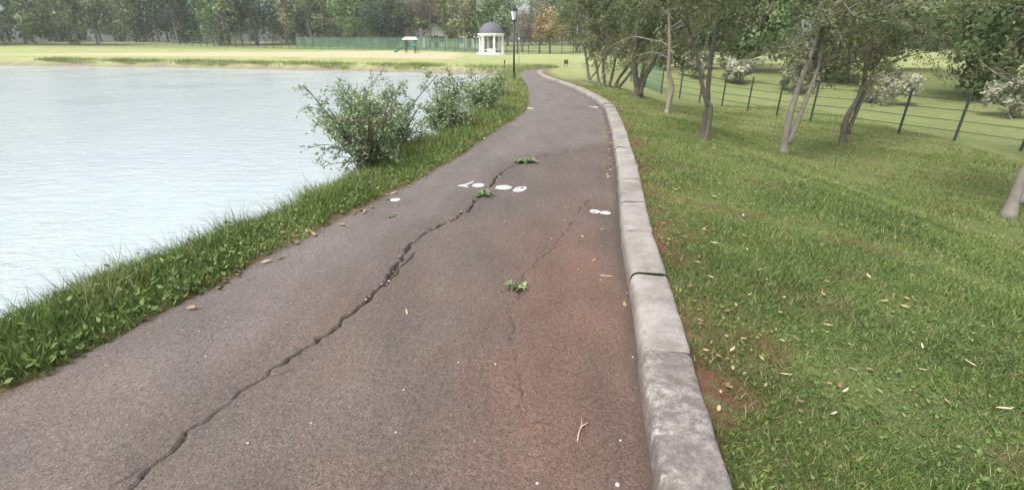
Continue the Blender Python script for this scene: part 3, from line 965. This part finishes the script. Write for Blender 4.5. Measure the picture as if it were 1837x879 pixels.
# ------------------------------------------------------------------ litter on path and lawn
DRY = foliage('dry_leaf', [(0, (0.16, 0.085, 0.045)), (0.5, (0.42, 0.30, 0.15)), (1, (0.66, 0.58, 0.42))], 0.1)
def leaf_mesh(seed, L, W, tint):
    r = random.Random(seed)
    V = []
    for f, w in ((0, .08), (.22, .75), (.5, 1.0), (.78, .6)):
        c = r.uniform(0.1, 0.35) * W
        V += [(f * L, -w * W, c * w), (f * L, 0, 0.004 * math.sin(f * 5)), (f * L, w * W, c * w)]
    V.append((L, r.uniform(-.2, .2) * W, 0.012))
    F4 = [[3 * i + j, 3 * i + j + 3, 3 * i + j + 4, 3 * i + j + 1] for i in range(3) for j in range(2)]
    gg = Geo().add(V, F4, tint)
    gg.F.append(np.array([[9, 12, 10], [10, 12, 11]]))
    return gg.mesh('fallen_leaf', DRY, True)
LM = [leaf_mesh(i, L, W, t) for i, (L, W, t) in enumerate([(0.075, .012, .65), (0.06, .014, .42), (0.085, .010, .88), (0.05, .016, .18), (0.065, .011, .5)])]
def drop_leaf(x, y, z, k, a, label, group, sc=1.0):
    o = link('fallen_leaf', LM[k])
    o.location = (x, y, z + 0.006)
    o.rotation_euler = (random.uniform(-.25, .25), random.uniform(-.2, .1), a)
    o.scale = (sc,) * 3
    tag(o, label, 'leaf', group)
random.seed(17)
drop_leaf(0.742, 2.66, pz(.742, 2.66), 1, 1.45, 'yellow dry leaf on the path close against the kerb', 'leaves on the path', 1.05)
drop_leaf(-0.665, 2.55, pz(-.665, 2.55), 2, 1.9, 'pale narrow dry leaf on the left of the path', 'leaves on the path', 0.7)
for (x, y) in [(0.77, 3.66), (0.62, 3.9), (0.50, 4.3), (0.63, 3.35), (0.92, 5.1), (0.57, 4.72), (0.85, 4.05), (0.30, 6.0), (0.98, 6.9), (1.20, 7.6), (-0.15, 7.9), (0.7, 8.6)]:
    drop_leaf(x, y, pz(x, y), random.choice([0, 2, 4]), random.uniform(0, 6.3), 'small dry leaf scattered on the asphalt path', 'leaves on the path', random.uniform(.45, .8))
for i in range(55):                                   # leaves swept against the kerb
    y = random.uniform(5.8, 10.2)
    x = float(np.interp(y, RC[:, 1][:90], RC[:, 0][:90])) - random.uniform(0.02, 0.16)
    drop_leaf(x, y, pz(x, y), random.randrange(5), random.uniform(0, 6.3), 'pale dry leaf lying in the gutter along the kerb', 'leaves along the kerb', random.uniform(.6, 1.0))
for i in range(46):                                   # leaves along the lake side of the path
    y = random.choice([random.uniform(1.0, 5.4), random.uniform(4.4, 12)])
    x = float(np.interp(y, LC[:, 1][:90], LC[:, 0][:90])) + random.gauss(0.08, 0.06)
    drop_leaf(x, y, max(pz(x, y), gz(x, y)) + 0.012, random.choice([0, 1, 3, 3, 4]), random.uniform(0, 6.3), 'dry leaf where the path meets the lakeside grass', 'leaves along the lake side', random.uniform(.8, 1.3))
for i in range(210):                                  # leaves on the lawn
    y = math.exp(random.uniform(math.log(1.6), math.log(13)))
    x = float(np.interp(y, RC[:, 1][:90], RC[:, 0][:90])) + 0.3 + random.random() ** 1.7 * (1.2 + 0.35 * y)
    drop_leaf(x, y, gz(x, y) + 0.022, random.choice([0, 1, 1, 3, 3, 4, 2]), random.uniform(0, 6.3), 'dry leaf fallen on the mown lawn', 'leaves on the lawn', random.uniform(.45, .85))

STICK = simple('dry_wood', (0.42, 0.33, 0.24), 0.8, 0.25, 30)
root = empty('twig', (0.285, 1.53, pz(.285, 1.53) + 0.006))
Geo().tube([(0, 0, 0), (0.012, 0.045, 0.004), (0.03, 0.085, 0.005), (0.036, 0.125, 0.010)], [.0042, .0038, .0034, .002], 6).build('stalk', STICK, root, True)
Geo().tube([(0.028, 0.08, 0.005), (0.046, 0.092, 0.006), (0.060, 0.102, 0.010)], [.003, .0026, .0018], 6).build('side_shoot', STICK, root, True)
tag(root, 'forked dry twig lying on the path near the bottom', 'twig')
o = Geo().tube([(0, 0, 0.004), (0.035, -0.012, 0.006), (0.07, -0.02, 0.006), (0.10, -0.017, 0.004)], [.0045, .005, .0045, .003], 6).build('twig', STICK, None, True, (0.655, 3.11, pz(.66, 3.1)))
tag(o, 'short curved pale stick on the path beside the kerb', 'twig')

STONE = simple('pebble_stone', (0.55, 0.50, 0.46), 0.8, 0.25, 20)
def pebble_mesh(seed):
    r = random.Random(seed)
    V = [(0, 0, 1)] + [(math.cos(a) * r.uniform(.8, 1.2), math.sin(a) * r.uniform(.7, 1.2), 0.35) for a in np.arange(7) * .898] + [(math.cos(a) * .8, math.sin(a) * .8, -.3) for a in np.arange(7) * .898]
    V = [(x, y, z * 0.7) for x, y, z in V]
    gg = Geo().add(V, [[0, 1 + i, 1 + (i + 1) % 7] for i in range(7)])
    gg.F.append(np.array([[1 + i, 8 + i, 8 + (i + 1) % 7, 1 + (i + 1) % 7] for i in range(7)]))
    return gg.mesh('pebble', STONE, True)
PM = [pebble_mesh(i) for i in range(4)]
def pebble(x, y, s, label):
    o = link('pebble', random.choice(PM), None, (x, y, pz(x, y) + s * 0.15))
    o.scale = (s, s, s)
    o.rotation_euler = (0, 0, random.uniform(0, 6))
    tag(o, label, 'pebble', 'pebbles on the path')
for x, y, s, lab in [(-0.52, 1.59, .006, 'pale pebble on the lower left of the path'), (0.10, 1.325, .007, 'whitish pebble at the bottom middle of the path'),
                     (0.415, 1.315, .011, 'cream stone chip at the bottom of the path near the kerb')]:
    pebble(x, y, s, lab)
for i in range(34):
    y = math.exp(random.uniform(math.log(1.35), math.log(9)))
    f = random.random()
    x = float(np.interp(y, LC[:, 1][:90], LC[:, 0][:90])) * (1 - f) + float(np.interp(y, RC[:, 1][:90], RC[:, 0][:90])) * f
    pebble(x, y, random.uniform(.003, .007), 'tiny loose stone scattered on the asphalt')

# stone chips crumbled along the wide crack
for i in range(26):
    P = CR[0][0]
    p = P[random.randrange(int(len(P) * .25), len(P))] + np.array([random.gauss(0, .014), random.gauss(0, .014)])
    pebble(float(p[0]), float(p[1]), random.uniform(.004, .010), 'pale chip of broken asphalt in the wide crack')

# ------------------------------------------------------------------ lamp post
GREEN_M = simple('green_metal', (0.030, 0.060, 0.038), 0.5, 0.2, 6)
DARK_M = simple('dark_metal', (0.030, 0.033, 0.030), 0.5, 0.2, 6)
def mat_opal():
    m, nt, b = newmat('opal_glass')
    b.inputs['Base Color'].default_value = (0.90, 0.92, 0.90, 1)
    b.inputs['Roughness'].default_value = 0.25
    t = N(nt, 'ShaderNodeBsdfTranslucent')
    t.inputs['Color'].default_value = (0.95, 0.96, 0.94, 1)
    s = N(nt, 'ShaderNodeMixShader')
    s.inputs[0].default_value = 0.25
    nt.links.new(b.outputs[0], s.inputs[1]); nt.links.new(t.outputs[0], s.inputs[2])
    nt.links.new(s.outputs[0], nt.nodes['Material Output'].inputs['Surface'])
    return m
OPAL = mat_opal()
lamp = empty('lamp_post', (0.08, 20.6, gz(0.08, 20.6) - 0.02), R(20))
tag(lamp, 'dark green park lamp post with white lantern beside the path', 'lamp')
Geo().lathe([(0.0, 0), (0.10, 0), (0.10, 0.05), (0.065, 0.09), (0.055, 0.35), (0.044, 0.40), (0.0, 0.40)], 16).build('base', GREEN_M, lamp, True)
Geo().lathe([(0.0, 0.38), (0.042, 0.38), (0.036, 1.4), (0.030, 2.30), (0.0, 2.30)], 14).build('post', GREEN_M, lamp, True)
Geo().lathe([(0.0, 2.29), (0.035, 2.29), (0.055, 2.32), (0.085, 2.345), (0.085, 2.36), (0.0, 2.36)], 14).build('collar', DARK_M, lamp, True)
lant = Geo().lathe([(0.0, 2.362), (0.078, 2.362), (0.078, 2.375), (0.0, 2.375)], 6).build('lantern', DARK_M, lamp)
for i in range(6):                                    # six tapering panes between thin bars
    a0, a1 = math.pi / 3 * i, math.pi / 3 * (i + 1)
    q = []
    for rr, z in ((0.070, 2.38), (0.135, 2.70)):
        q += [(rr * math.cos(a0), rr * math.sin(a0), z), (rr * math.cos(a1), rr * math.sin(a1), z)]
    c = np.mean(q, axis=0) * np.array([1, 1, 0])
    V = np.r_[np.array(q), np.array(q) - c * 0.05]
    Geo().add(V, [[0, 1, 3, 2], [4, 6, 7, 5], [0, 2, 6, 4], [1, 5, 7, 3], [2, 3, 7, 6], [0, 4, 5, 1]]).build('pane', OPAL, lant)
    Geo().tube([(0.072 * math.cos(a0), 0.072 * math.sin(a0), 2.375), (0.139 * math.cos(a0), 0.139 * math.sin(a0), 2.705)], 0.0035, 5).build('bar', DARK_M, lant)
Geo().lathe([(0.0, 2.70), (0.15, 2.70), (0.185, 2.725), (0.18, 2.735), (0.12, 2.80), (0.05, 2.86), (0.018, 2.875), (0.022, 2.91), (0.0, 2.94)], 6).build('lantern_roof', DARK_M, lamp)

# ------------------------------------------------------------------ gazebo
WHITE = simple('white_plaster', (0.80, 0.79, 0.77), 0.7, 0.06, 2.0)
SLATE = simple('slate_dome', (0.115, 0.112, 0.135), 0.7, 0.2, 3.0, bmp=0.3)
gx0, gy0 = -2.73, 67.0
gazebo = empty('gazebo', (gx0, gy0, gz(gx0, gy0) - 0.05))
tag(gazebo, 'round white gazebo with grey dome across the lake', 'gazebo')
Geo().lathe([(0, 0), (2.1, 0), (2.1, 0.12), (1.9, 0.12), (1.9, 0.26), (0, 0.26)], 32).build('plinth', WHITE, gazebo)
for i in range(6):
    a = R(-90 - 48 + 5 + 60 * i)
    cx_, cy_ = 1.52 * math.cos(a), 1.52 * math.sin(a)
    c = Geo().lathe([(0.0, 0.262), (0.19, 0.262), (0.19, 0.36), (0.165, 0.42), (0.15, 1.3), (0.135, 2.18), (0.0, 2.18)], 14, (cx_, cy_, 0)).build('column', WHITE, gazebo, True)
    Geo().box((cx_, cy_, 2.222), (0.38, 0.38, 0.08), a).build('capital', WHITE, c)
Geo().lathe([(1.40, 2.262), (1.66, 2.262), (1.66, 2.40), (1.82, 2.44), (1.82, 2.54), (1.62, 2.56), (1.40, 2.55), (1.40, 2.262)], 36).build('entablature', WHITE, gazebo)
Geo().lathe([(1.60 * math.cos(t), 2.555 + 1.36 * math.sin(t)) for t in np.linspace(0, math.pi / 2 - 0.02, 14)] + [(0.0, 3.92)], 32).build('dome', SLATE, gazebo, True)
Geo().lathe([(0.35, 0.262), (0.55, 0.262), (0.50, 0.62), (0.62, 0.70), (0.62, 0.76), (0.0, 0.76)], 18).build('pedestal_table', WHITE, gazebo)
Geo().lathe([(1.0, 0.60), (1.32, 0.60), (1.32, 0.66), (1.0, 0.66), (1.0, 0.60)], 28).build('ring_seat', WHITE, gazebo)

# ------------------------------------------------------------------ fences
FENCE_G = simple('fence_green', (0.032, 0.058, 0.042), 0.6, 0.2, 4)
def net_mat():
    m, nt, b = newmat('green_netting')
    b.inputs['Base Color'].default_value = (0.13, 0.24, 0.16, 1)
    b.inputs['Roughness'].default_value = 0.8
    t = N(nt, 'ShaderNodeBsdfTransparent')
    s = N(nt, 'ShaderNodeMixShader')
    s.inputs[0].default_value = 0.55
    nt.links.new(t.outputs[0], s.inputs[1]); nt.links.new(b.outputs[0], s.inputs[2])
    s.inputs[0].default_value = 0.3
    nt.links.new(s.outputs[0], nt.nodes['Material Output'].inputs['Surface'])
    return m
NET = net_mat()

def fence(name, line, label, step, hgt, pr, rails, wires, netspan=None, thick=()):
    root = empty(name, (line[0][0], line[0][1], gz(*line[0])))
    b0 = np.array([line[0][0], line[0][1], gz(*line[0])])
    L = np.array(line, float)
    s = np.r_[0, np.cumsum(np.linalg.norm(np.diff(L, axis=0), axis=1))]
    n = int(s[-1] / step)
    P = []
    for i in range(n + 1):
        x, y = np.interp(i * step, s, L[:, 0]), np.interp(i * step, s, L[:, 1])
        P.append(np.array([x, y, gz(x, y)]) - b0)
    me = Geo().lathe([(0, -0.1), (pr, -0.1), (pr, hgt), (pr * .6, hgt + 0.03), (0, hgt + 0.03)], 8).mesh('post', FENCE_G)
    for i, p in enumerate(P):
        o = link('post', me, root, tuple(p))
        if i in thick:
            o.scale = (2.0, 2.0, 1.0)
    P = np.array(P)
    for z in rails:
        Geo().tube(P + np.array([0, 0, z]), 0.028, 5).build('rail', FENCE_G, root)
    for z in wires:
        Geo().tube(P + np.array([0, -0.02, z]), 0.009, 4).build('wire', FENCE_G, root)
    if netspan:
        a, b = netspan
        q = P[a:b + 1]
        V = np.r_[q + np.array([0.0, -0.05, 0.06]), q + np.array([0.0, -0.05, hgt * 0.95])]
        V = np.r_[V, V + np.array([0.0, 0.012, 0.0])]
        m = len(q)
        F = [[i, i + 1, m + i + 1, m + i] for i in range(m - 1)] + [[2 * m + i, 3 * m + i, 3 * m + i + 1, 2 * m + i + 1] for i in range(m - 1)]
        Geo().add(V, F).build('netting', NET, root)
    tag(root, label, 'fence')
    return root
fence('boundary_fence', [(-60, 92), (-24, 80.5), (-6, 74.0), (3.5, 71.2), (11, 68.6), (20, 67), (34, 64)], 'long green post and rail fence across the far lawn', 1.6, 1.85, 0.055, (1.82, 0.05), (0.35, 0.7, 1.05, 1.4), (16, 37), (40, 42))
fence('wire_fence', [(5.9, 24.6), (6.6, 22.7), (7.2, 21.2), (7.9, 19.3), (9.4, 15.5), (11.5, 11.3), (13.5, 8.0), (15.5, 5.0)], 'green post and wire fence below the slope behind the trees', 1.25, 1.15, 0.030, (), (0.25, 0.5, 0.75, 1.0), (0, 2))

# ------------------------------------------------------------------ small things on the far lawn
BROWN = simple('brown_board', (0.09, 0.055, 0.035), 0.7, 0.25, 10)
sg = empty('sign_board', (3.15, 29.2, gz(3.15, 29.2) - 0.01), R(-6))
for sx in (-0.075, 0.075):
    Geo().box((sx, 0, 0.11), (0.025, 0.025, 0.22)).build('leg', BROWN, sg)
Geo().box((0, 0, 0.33), (0.24, 0.04, 0.23)).build('board', BROWN, sg)
tag(sg, 'small brown board on two legs on the lawn', 'sign')
for (x, y, hgt, lab, cap) in [(-0.45, 30.2, 0.95, 'thin bare post in the grass left of the lamp post', False), (0.50, 36.5, 1.75, 'thin grey post with a white cap behind the lamp post', True)]:
    ro = empty('marker_post', (x, y, gz(x, y) - 0.03))
    Geo().lathe([(0, 0), (0.022, 0), (0.020, hgt), (0, hgt)], 8).build('shaft', FENCE_G if not cap else BARK_GREY, ro)
    Geo().lathe([(0, hgt), (0.05, hgt), (0.055, hgt + 0.10), (0, hgt + 0.13)], 10).build('cap', WHITE if cap else FENCE_G, ro)
    tag(ro, lab, 'post')

# play structure on the sand
TEAL = simple('teal_plastic', (0.04, 0.26, 0.18), 0.5, 0.15, 5)
px0, py0 = -12.4, 62.0
pl = empty('play_structure', (px0, py0, gz(px0, py0) - 0.02))
for sx, sy in ((-0.55, -0.4), (0.55, -0.4), (-0.55, 0.4), (0.55, 0.4)):
    Geo().tube([(sx, sy, 0), (sx, sy, 1.55)], 0.05, 8).build('post', BROWN, pl)
Geo().box((0, 0, 0.74), (1.2, 0.9, 0.07)).build('deck', BROWN, pl)
rf = Geo()
rf.add([(-0.85, -0.65, 1.50), (0.95, -0.65, 1.50), (0.95, 0.65, 1.50), (-0.85, 0.65, 1.50), (-0.6, 0, 1.78), (0.7, 0, 1.78)], [[0, 1, 5, 4], [2, 3, 4, 5]])
rf.F.append(np.array([[1, 2, 5], [3, 0, 4]])); rf.F.append(np.array([[3, 2, 1, 0]]))
rf.build('canopy', WHITE, pl)
sl = Geo()
P = np.array([(-0.6, 0.79), (-0.85, 0.74), (-1.4, 0.32), (-1.75, 0.12), (-2.0, 0.10)])
V = [(x, yy_, z + dz) for x, z in P for yy_, dz in ((-0.28, 0.14), (-0.22, 0.0), (0.22, 0.0), (0.28, 0.14))]
V += [(x, yy_, z - 0.03) for x, yy_, z in V]
F = []
for i in range(4):
    for j in range(3):
        a = i * 4 + j
        F += [[a, a + 4, a + 5, a + 1], [a + 20, a + 21, a + 25, a + 24]]
sl.add(V, F).build('slide', TEAL, pl)
Geo().box((0.35, -0.46, 0.98), (0.7, 0.05, 0.42)).build('side_panel', TEAL, pl)
Geo().box((0.0, 0.46, 0.98), (1.05, 0.05, 0.42)).build('side_panel', TEAL, pl)
for i in range(4):
    Geo().tube([(0.60 + 0.12 * (3 - i), -0.25, 0.14 + 0.18 * i), (0.60 + 0.12 * (3 - i), 0.25, 0.14 + 0.18 * i)], 0.025, 6).build('rung', TEAL, pl)
for sy in (-0.25, 0.25):
    Geo().tube([(1.02, sy, 0.0), (0.56, sy, 0.80)], 0.025, 6).build('ladder_rail', TEAL, pl)
tag(pl, 'green playground slide tower with white canopy on the sand', 'playground')

# ------------------------------------------------------------------ houses half hidden by the wood
ROOF = simple('dark_roof', (0.10, 0.085, 0.085), 0.8, 0.2, 4)
GLASS = simple('dark_window', (0.03, 0.035, 0.04), 0.2, 0.2, 4)
CREAM = simple('cream_wall', (0.62, 0.58, 0.47), 0.8, 0.1, 2)
def house(x, y, w, d, h, rh, wall, label, rz=0.0):
    ro = empty('house', (x, y, gz(x, y) - 0.05), rz)
    wl_ = Geo()
    V = [(-w / 2, -d / 2, 0), (w / 2, -d / 2, 0), (w / 2, d / 2, 0), (-w / 2, d / 2, 0), (-w / 2, -d / 2, h), (w / 2, -d / 2, h), (w / 2, d / 2, h), (-w / 2, d / 2, h), (0, -d / 2, h + rh), (0, d / 2, h + rh)]
    wl_.add(V, [[1, 2, 6, 5], [3, 0, 4, 7], [0, 1, 5, 4], [2, 3, 7, 6]])
    wl_.F.append(np.array([[4, 5, 8], [6, 7, 9]]))
    wl_.build('wall', wall, ro)
    e, t = 0.35, 0.14
    sl_ = math.hypot(w / 2, rh)
    for sgn in (-1, 1):
        k = (w / 2 + e) / (w / 2)
        A = [(0, -d / 2 - e, h + rh + 0.01), (sgn * (w / 2 + e), -d / 2 - e, h + rh - rh * k + 0.01), (sgn * (w / 2 + e), d / 2 + e, h + rh - rh * k + 0.01), (0, d / 2 + e, h + rh + 0.01)]
        B = [(a, b, c + t) for a, b, c in A]
        Geo().add(A + B, [[0, 1, 2, 3], [4, 7, 6, 5], [0, 4, 5, 1], [1, 5, 6, 2], [2, 6, 7, 3], [3, 7, 4, 0]]).build('roof', ROOF, ro)
    for wx in (-w * .25, w * .22):
        fr = Geo().box((wx, -d / 2 - 0.02, h * .58), (1.15, 0.06, 1.15)).build('window', WHITE, ro)
        for sx in (-0.26, 0.26):
            Geo().box((wx + sx, -d / 2 - 0.055, h * .58), (0.46, 0.03, 0.98)).build('pane', GLASS, fr)
    Geo().box((0, -d / 2 - 0.02, 1.0), (0.9, 0.05, 2.0)).build('door', BROWN, ro)
    tag(ro, label, 'house')
house(-14.6, 97, 4.2, 5.0, 2.4, 1.6, WHITE, 'small white gabled house among the far trees', R(14))
house(-8.0, 101, 6.5, 5.0, 2.2, 1.5, CREAM, 'cream house half hidden behind trees left of the gazebo', R(-6))

# ------------------------------------------------------------------ far trees and woodland
def far_mat(name, dark, mid_, light):
    return foliage(name, [(0, dark), (0.5, mid_), (1, light)], 0.25, 0.7)
FM = {'olive': far_mat('far_olive', (0.075, 0.090, 0.048), (0.19, 0.215, 0.105), (0.34, 0.365, 0.185)),
      'green': far_mat('far_green', (0.050, 0.085, 0.036), (0.145, 0.210, 0.082), (0.29, 0.37, 0.15)),
      'dark': far_mat('far_dark', (0.025, 0.042, 0.028), (0.060, 0.090, 0.056), (0.12, 0.165, 0.10)),
      'russet': far_mat('far_russet', (0.17, 0.115, 0.06), (0.33, 0.25, 0.13), (0.48, 0.40, 0.21)),
      'mauve': far_mat('far_mauve', (0.11, 0.095, 0.08), (0.21, 0.185, 0.15), (0.32, 0.29, 0.23)),
      'cream': far_mat('far_cream', (0.15, 0.17, 0.10), (0.36, 0.37, 0.26), (0.66, 0.65, 0.54))}

def crown(geo, rng, c, rx, rz_, n, size, blobs=26, tone=0.5):
    """leaf clumps spread through an uneven crown"""
    B = rand_dirs(rng, blobs) * (0.45 + 0.5 * rng.random((blobs, 1)))
    B *= np.array([rx, rx, rz_])
    br = (0.22 + 0.20 * rng.random(blobs)) * min(rx, rz_)
    bt = rng.normal(0, 0.17, blobs)
    k = rng.integers(0, blobs, n)
    dirs = rand_dirs(rng, n)
    P = B[k] + dirs * br[k][:, None] * (0.55 + 0.6 * rng.random((n, 1)))
    nr = dirs + 0.6 * rand_dirs(rng, n)
    D = np.cross(nr, rand_dirs(rng, n))
    t = np.clip(tone + bt[k] + rng.normal(0, 0.15, n), 0, 1)
    leaf_cards(geo, P + np.asarray(c), D, nr, size * (0.6 + 0.8 * rng.random(n)), size * 0.30 * (0.6 + 0.8 * rng.random(n)), t)

def far_tree(x, y, h, r, mat, label, seed, n=2600, size=0.42, low=0.25, bark=BARK_GREY, tone=0.5, group='trees beyond the far fence'):
    rng = np.random.default_rng(seed)
    ro = empty('park_tree', (x, y, gz(x, y) - 0.05))
    wd = Geo()
    T = walk(rng, (0, 0, 0), (rng.normal(0, .05), rng.normal(0, .05), 1), h * .85, 7, 0.05, 0.05)
    wd.tube(T, np.linspace(0.05 * h * .6, 0.02, len(T)), 7)
    for i in range(8):
        p, _ = along(T, 0.3 + 0.65 * rng.random())
        a = rng.random() * 6.28
        W = walk(rng, p, (math.cos(a), math.sin(a), 0.7), r * .9, 4, 0.15, 0.05)
        wd.tube(W, np.linspace(0.016 * h * .6, 0.01, len(W)), 5)
    wd.build('trunk', bark, ro, True)
    lv = Geo()
    crown(lv, rng, (0, 0, h * (low + (1 - low) / 2)), r, h * (1 - low) / 2, n, size, 30, tone)
    lv.build('crown', FM[mat], ro)
    tag(ro, label, 'tree', group)

far_tree(5.6, 75.0, 6.2, 2.7, 'russet', 'russet autumn tree behind the far fence right of the lamp', 301, 3000, 0.34, 0.18)
far_tree(1.7, 82.0, 6.5, 2.4, 'mauve', 'bare greyish pink tree right behind the lamp lantern', 302, 1700, 0.30, 0.22)
far_tree(-3.4, 84.0, 9.0, 4.4, 'green', 'broad green tree rising behind the gazebo dome', 303, 4200, 0.42, 0.16)
far_tree(-9.2, 86.0, 9.5, 4.6, 'olive', 'wide olive tree left of the gazebo', 304, 4200, 0.42, 0.22, tone=0.6)
far_tree(-14.6, 90.0, 10.0, 4.2, 'mauve', 'brownish tree with sparse crown above the small white house', 305, 2600, 0.40, 0.42)
far_tree(-20.5, 88.0, 9.0, 4.6, 'dark', 'dark evergreen tree behind the playground', 306, 4600, 0.42, 0.10)
far_tree(-27.5, 92.0, 11.0, 5.4, 'green', 'big green tree left of the dark evergreen', 307, 4200, 0.45, 0.12)
far_tree(10.2, 80.0, 8.6, 4.0, 'olive', 'olive tree behind the fence right of the russet tree', 308, 4200, 0.40, 0.12)
far_tree(-37.0, 95.0, 10.5, 5.5, 'olive', 'olive tree on the far left skyline beyond the lake', 309, 3600, 0.5, 0.15)
far_tree(-49.0, 98.0, 12.0, 6.0, 'dark', 'tall dark tree at the left end beyond the lake', 310, 3600, 0.5, 0.12)

# pale flowering shrubs behind the wire fence
for i, (x, y, r) in enumerate([(9.4, 25.8, 0.95), (11.2, 24.6, 1.05), (13.0, 22.6, 1.1), (8.0, 27.6, 0.9), (14.8, 19.5, 1.15), (16.4, 15.6, 1.1)]):
    rng = np.random.default_rng(400 + i)
    ro = empty('flowering_shrub', (x, y, gz(x, y) - 0.05))
    lv = Geo()
    crown(lv, rng, (0, 0, 0.75), r, 0.65, 2600, 0.13, 22, 0.55)
    lv.build('foliage', FM['cream'], ro)
    wd = Geo()
    for j in range(6):
        wd.tube(walk(rng, (rng.normal(0, .1), rng.normal(0, .1), 0), (rng.normal(0, .5), rng.normal(0, .5), 1), 0.95, 4, .15, .05), [.025, .02, .016, .012, .008], 5)
    wd.build('stem', BARK_GREY, ro)
    tag(ro, ['pale flowering shrub second from the left behind the wire fence', 'pale flowering shrub third from the left behind the wire fence', 'large pale flowering shrub fourth in the row behind the fence', 'leftmost and farthest pale flowering shrub behind the wire fence', 'pale flowering shrub second from the right behind the fence', 'rightmost and nearest pale flowering shrub behind the fence'][i], 'shrub', 'pale shrubs behind the wire fence')

# dark trees closing the view on the right
for i, (x, y, h, r, mt, lab) in enumerate([(16.0, 36.0, 7.5, 3.6, 'dark', 'dark tree directly behind the pale flowering shrubs'),
      (10.4, 31.0, 5.2, 2.3, 'olive', 'low bushy olive tree close behind the leftmost pale shrub'), (13.4, 28.0, 5.4, 2.4, 'green', 'bushy green tree close behind the middle pale shrubs'), (16.6, 24.6, 5.6, 2.5, 'olive', 'bushy olive tree behind the wire fence, right of the green one'),
      (19.0, 19.6, 5.6, 2.5, 'green', 'bushy green tree behind the right end of the pale shrubs'), (20.2, 13.6, 5.6, 2.6, 'dark', 'bushy dark tree beyond the right end of the fence'), (12.2, 43.0, 7.0, 3.2, 'olive', 'olive tree in the gap left of the dark shrub backdrop'),
                                           (21.5, 30.0, 7.5, 3.8, 'green', 'green tree beyond the wire fence on the right'), (24.0, 22.0, 7.0, 3.6, 'dark', 'dark rounded tree beyond the fence at far right'),
                                           (26.0, 14.0, 7.5, 3.8, 'olive', 'olive tree at the right edge beyond the fence'), (20.0, 47.0, 8.5, 4.2, 'green', 'tall green tree deep behind the pale shrubs')]):
    far_tree(x, y, h, r, mt, lab, 330 + i, 5200, 0.26, 0.06, tone=0.45, group='trees beyond the wire fence')

# the wood behind everything: one mass
rng = np.random.default_rng(77)
lv = {k_: Geo() for k_ in ('olive', 'green', 'dark', 'mauve')}
wt = Geo()
for i in range(150):
    az = R(rng.uniform(-56, 58))
    dist = rng.uniform(106, 165) if az < R(14) else rng.uniform(62, 120)
    x, y = dist * math.sin(az), dist * math.cos(az)
    h = rng.uniform(10, 17) * (0.75 if dist < 95 else 1.0)
    r = rng.uniform(3.4, 5.6)
    kind = rng.choice(['olive', 'green', 'dark', 'mauve'], p=[.38, .42, .10, .10])
    zb = gz(x, y)
    crown(lv[kind], rng, (x, y, zb + h * .5), r, h * .5, 1700, 0.62, 24, 0.5 + rng.normal(0, 0.10))
    wt.tube([(x, y, zb - .2), (x + rng.normal(0, .2), y, zb + h * .4), (x + rng.normal(0, .4), y, zb + h * .8)], [0.22, 0.16, 0.06], 6)
wood = empty('woodland', (0, 120, 0))
tag(wood, 'mixed grey green woodland closing the view behind the park', 'woodland', None, 'stuff')
for k_, gk in lv.items():
    o = gk.build('crowns', FM[k_]); o.parent = wood; o.matrix_parent_inverse = wood.matrix_basis.inverted(); o['kind'] = 'stuff'
o = wt.build('trunks', BARK_GREY); o.parent = wood; o.matrix_parent_inverse = wood.matrix_basis.inverted(); o['kind'] = 'stuff'

# ------------------------------------------------------------------ haze
hm = bpy.data.materials.new('haze_air')
hm.use_nodes = True
hn = hm.node_tree
hn.nodes.clear()
ho = hn.nodes.new('ShaderNodeOutputMaterial')
hv = hn.nodes.new('ShaderNodeVolumePrincipled')
hv.inputs['Color'].default_value = (0.95, 0.97, 1.0, 1)
hv.inputs['Density'].default_value = 0.0006
hv.inputs['Anisotropy'].default_value = 0.2
hn.links.new(hv.outputs[0], ho.inputs['Volume'])
hz = Geo().box((0, 115, 11.0), (460, 310, 26.0)).build('haze', hm)
tag(hz, 'thin pale haze over the park', 'haze', None, 'stuff')
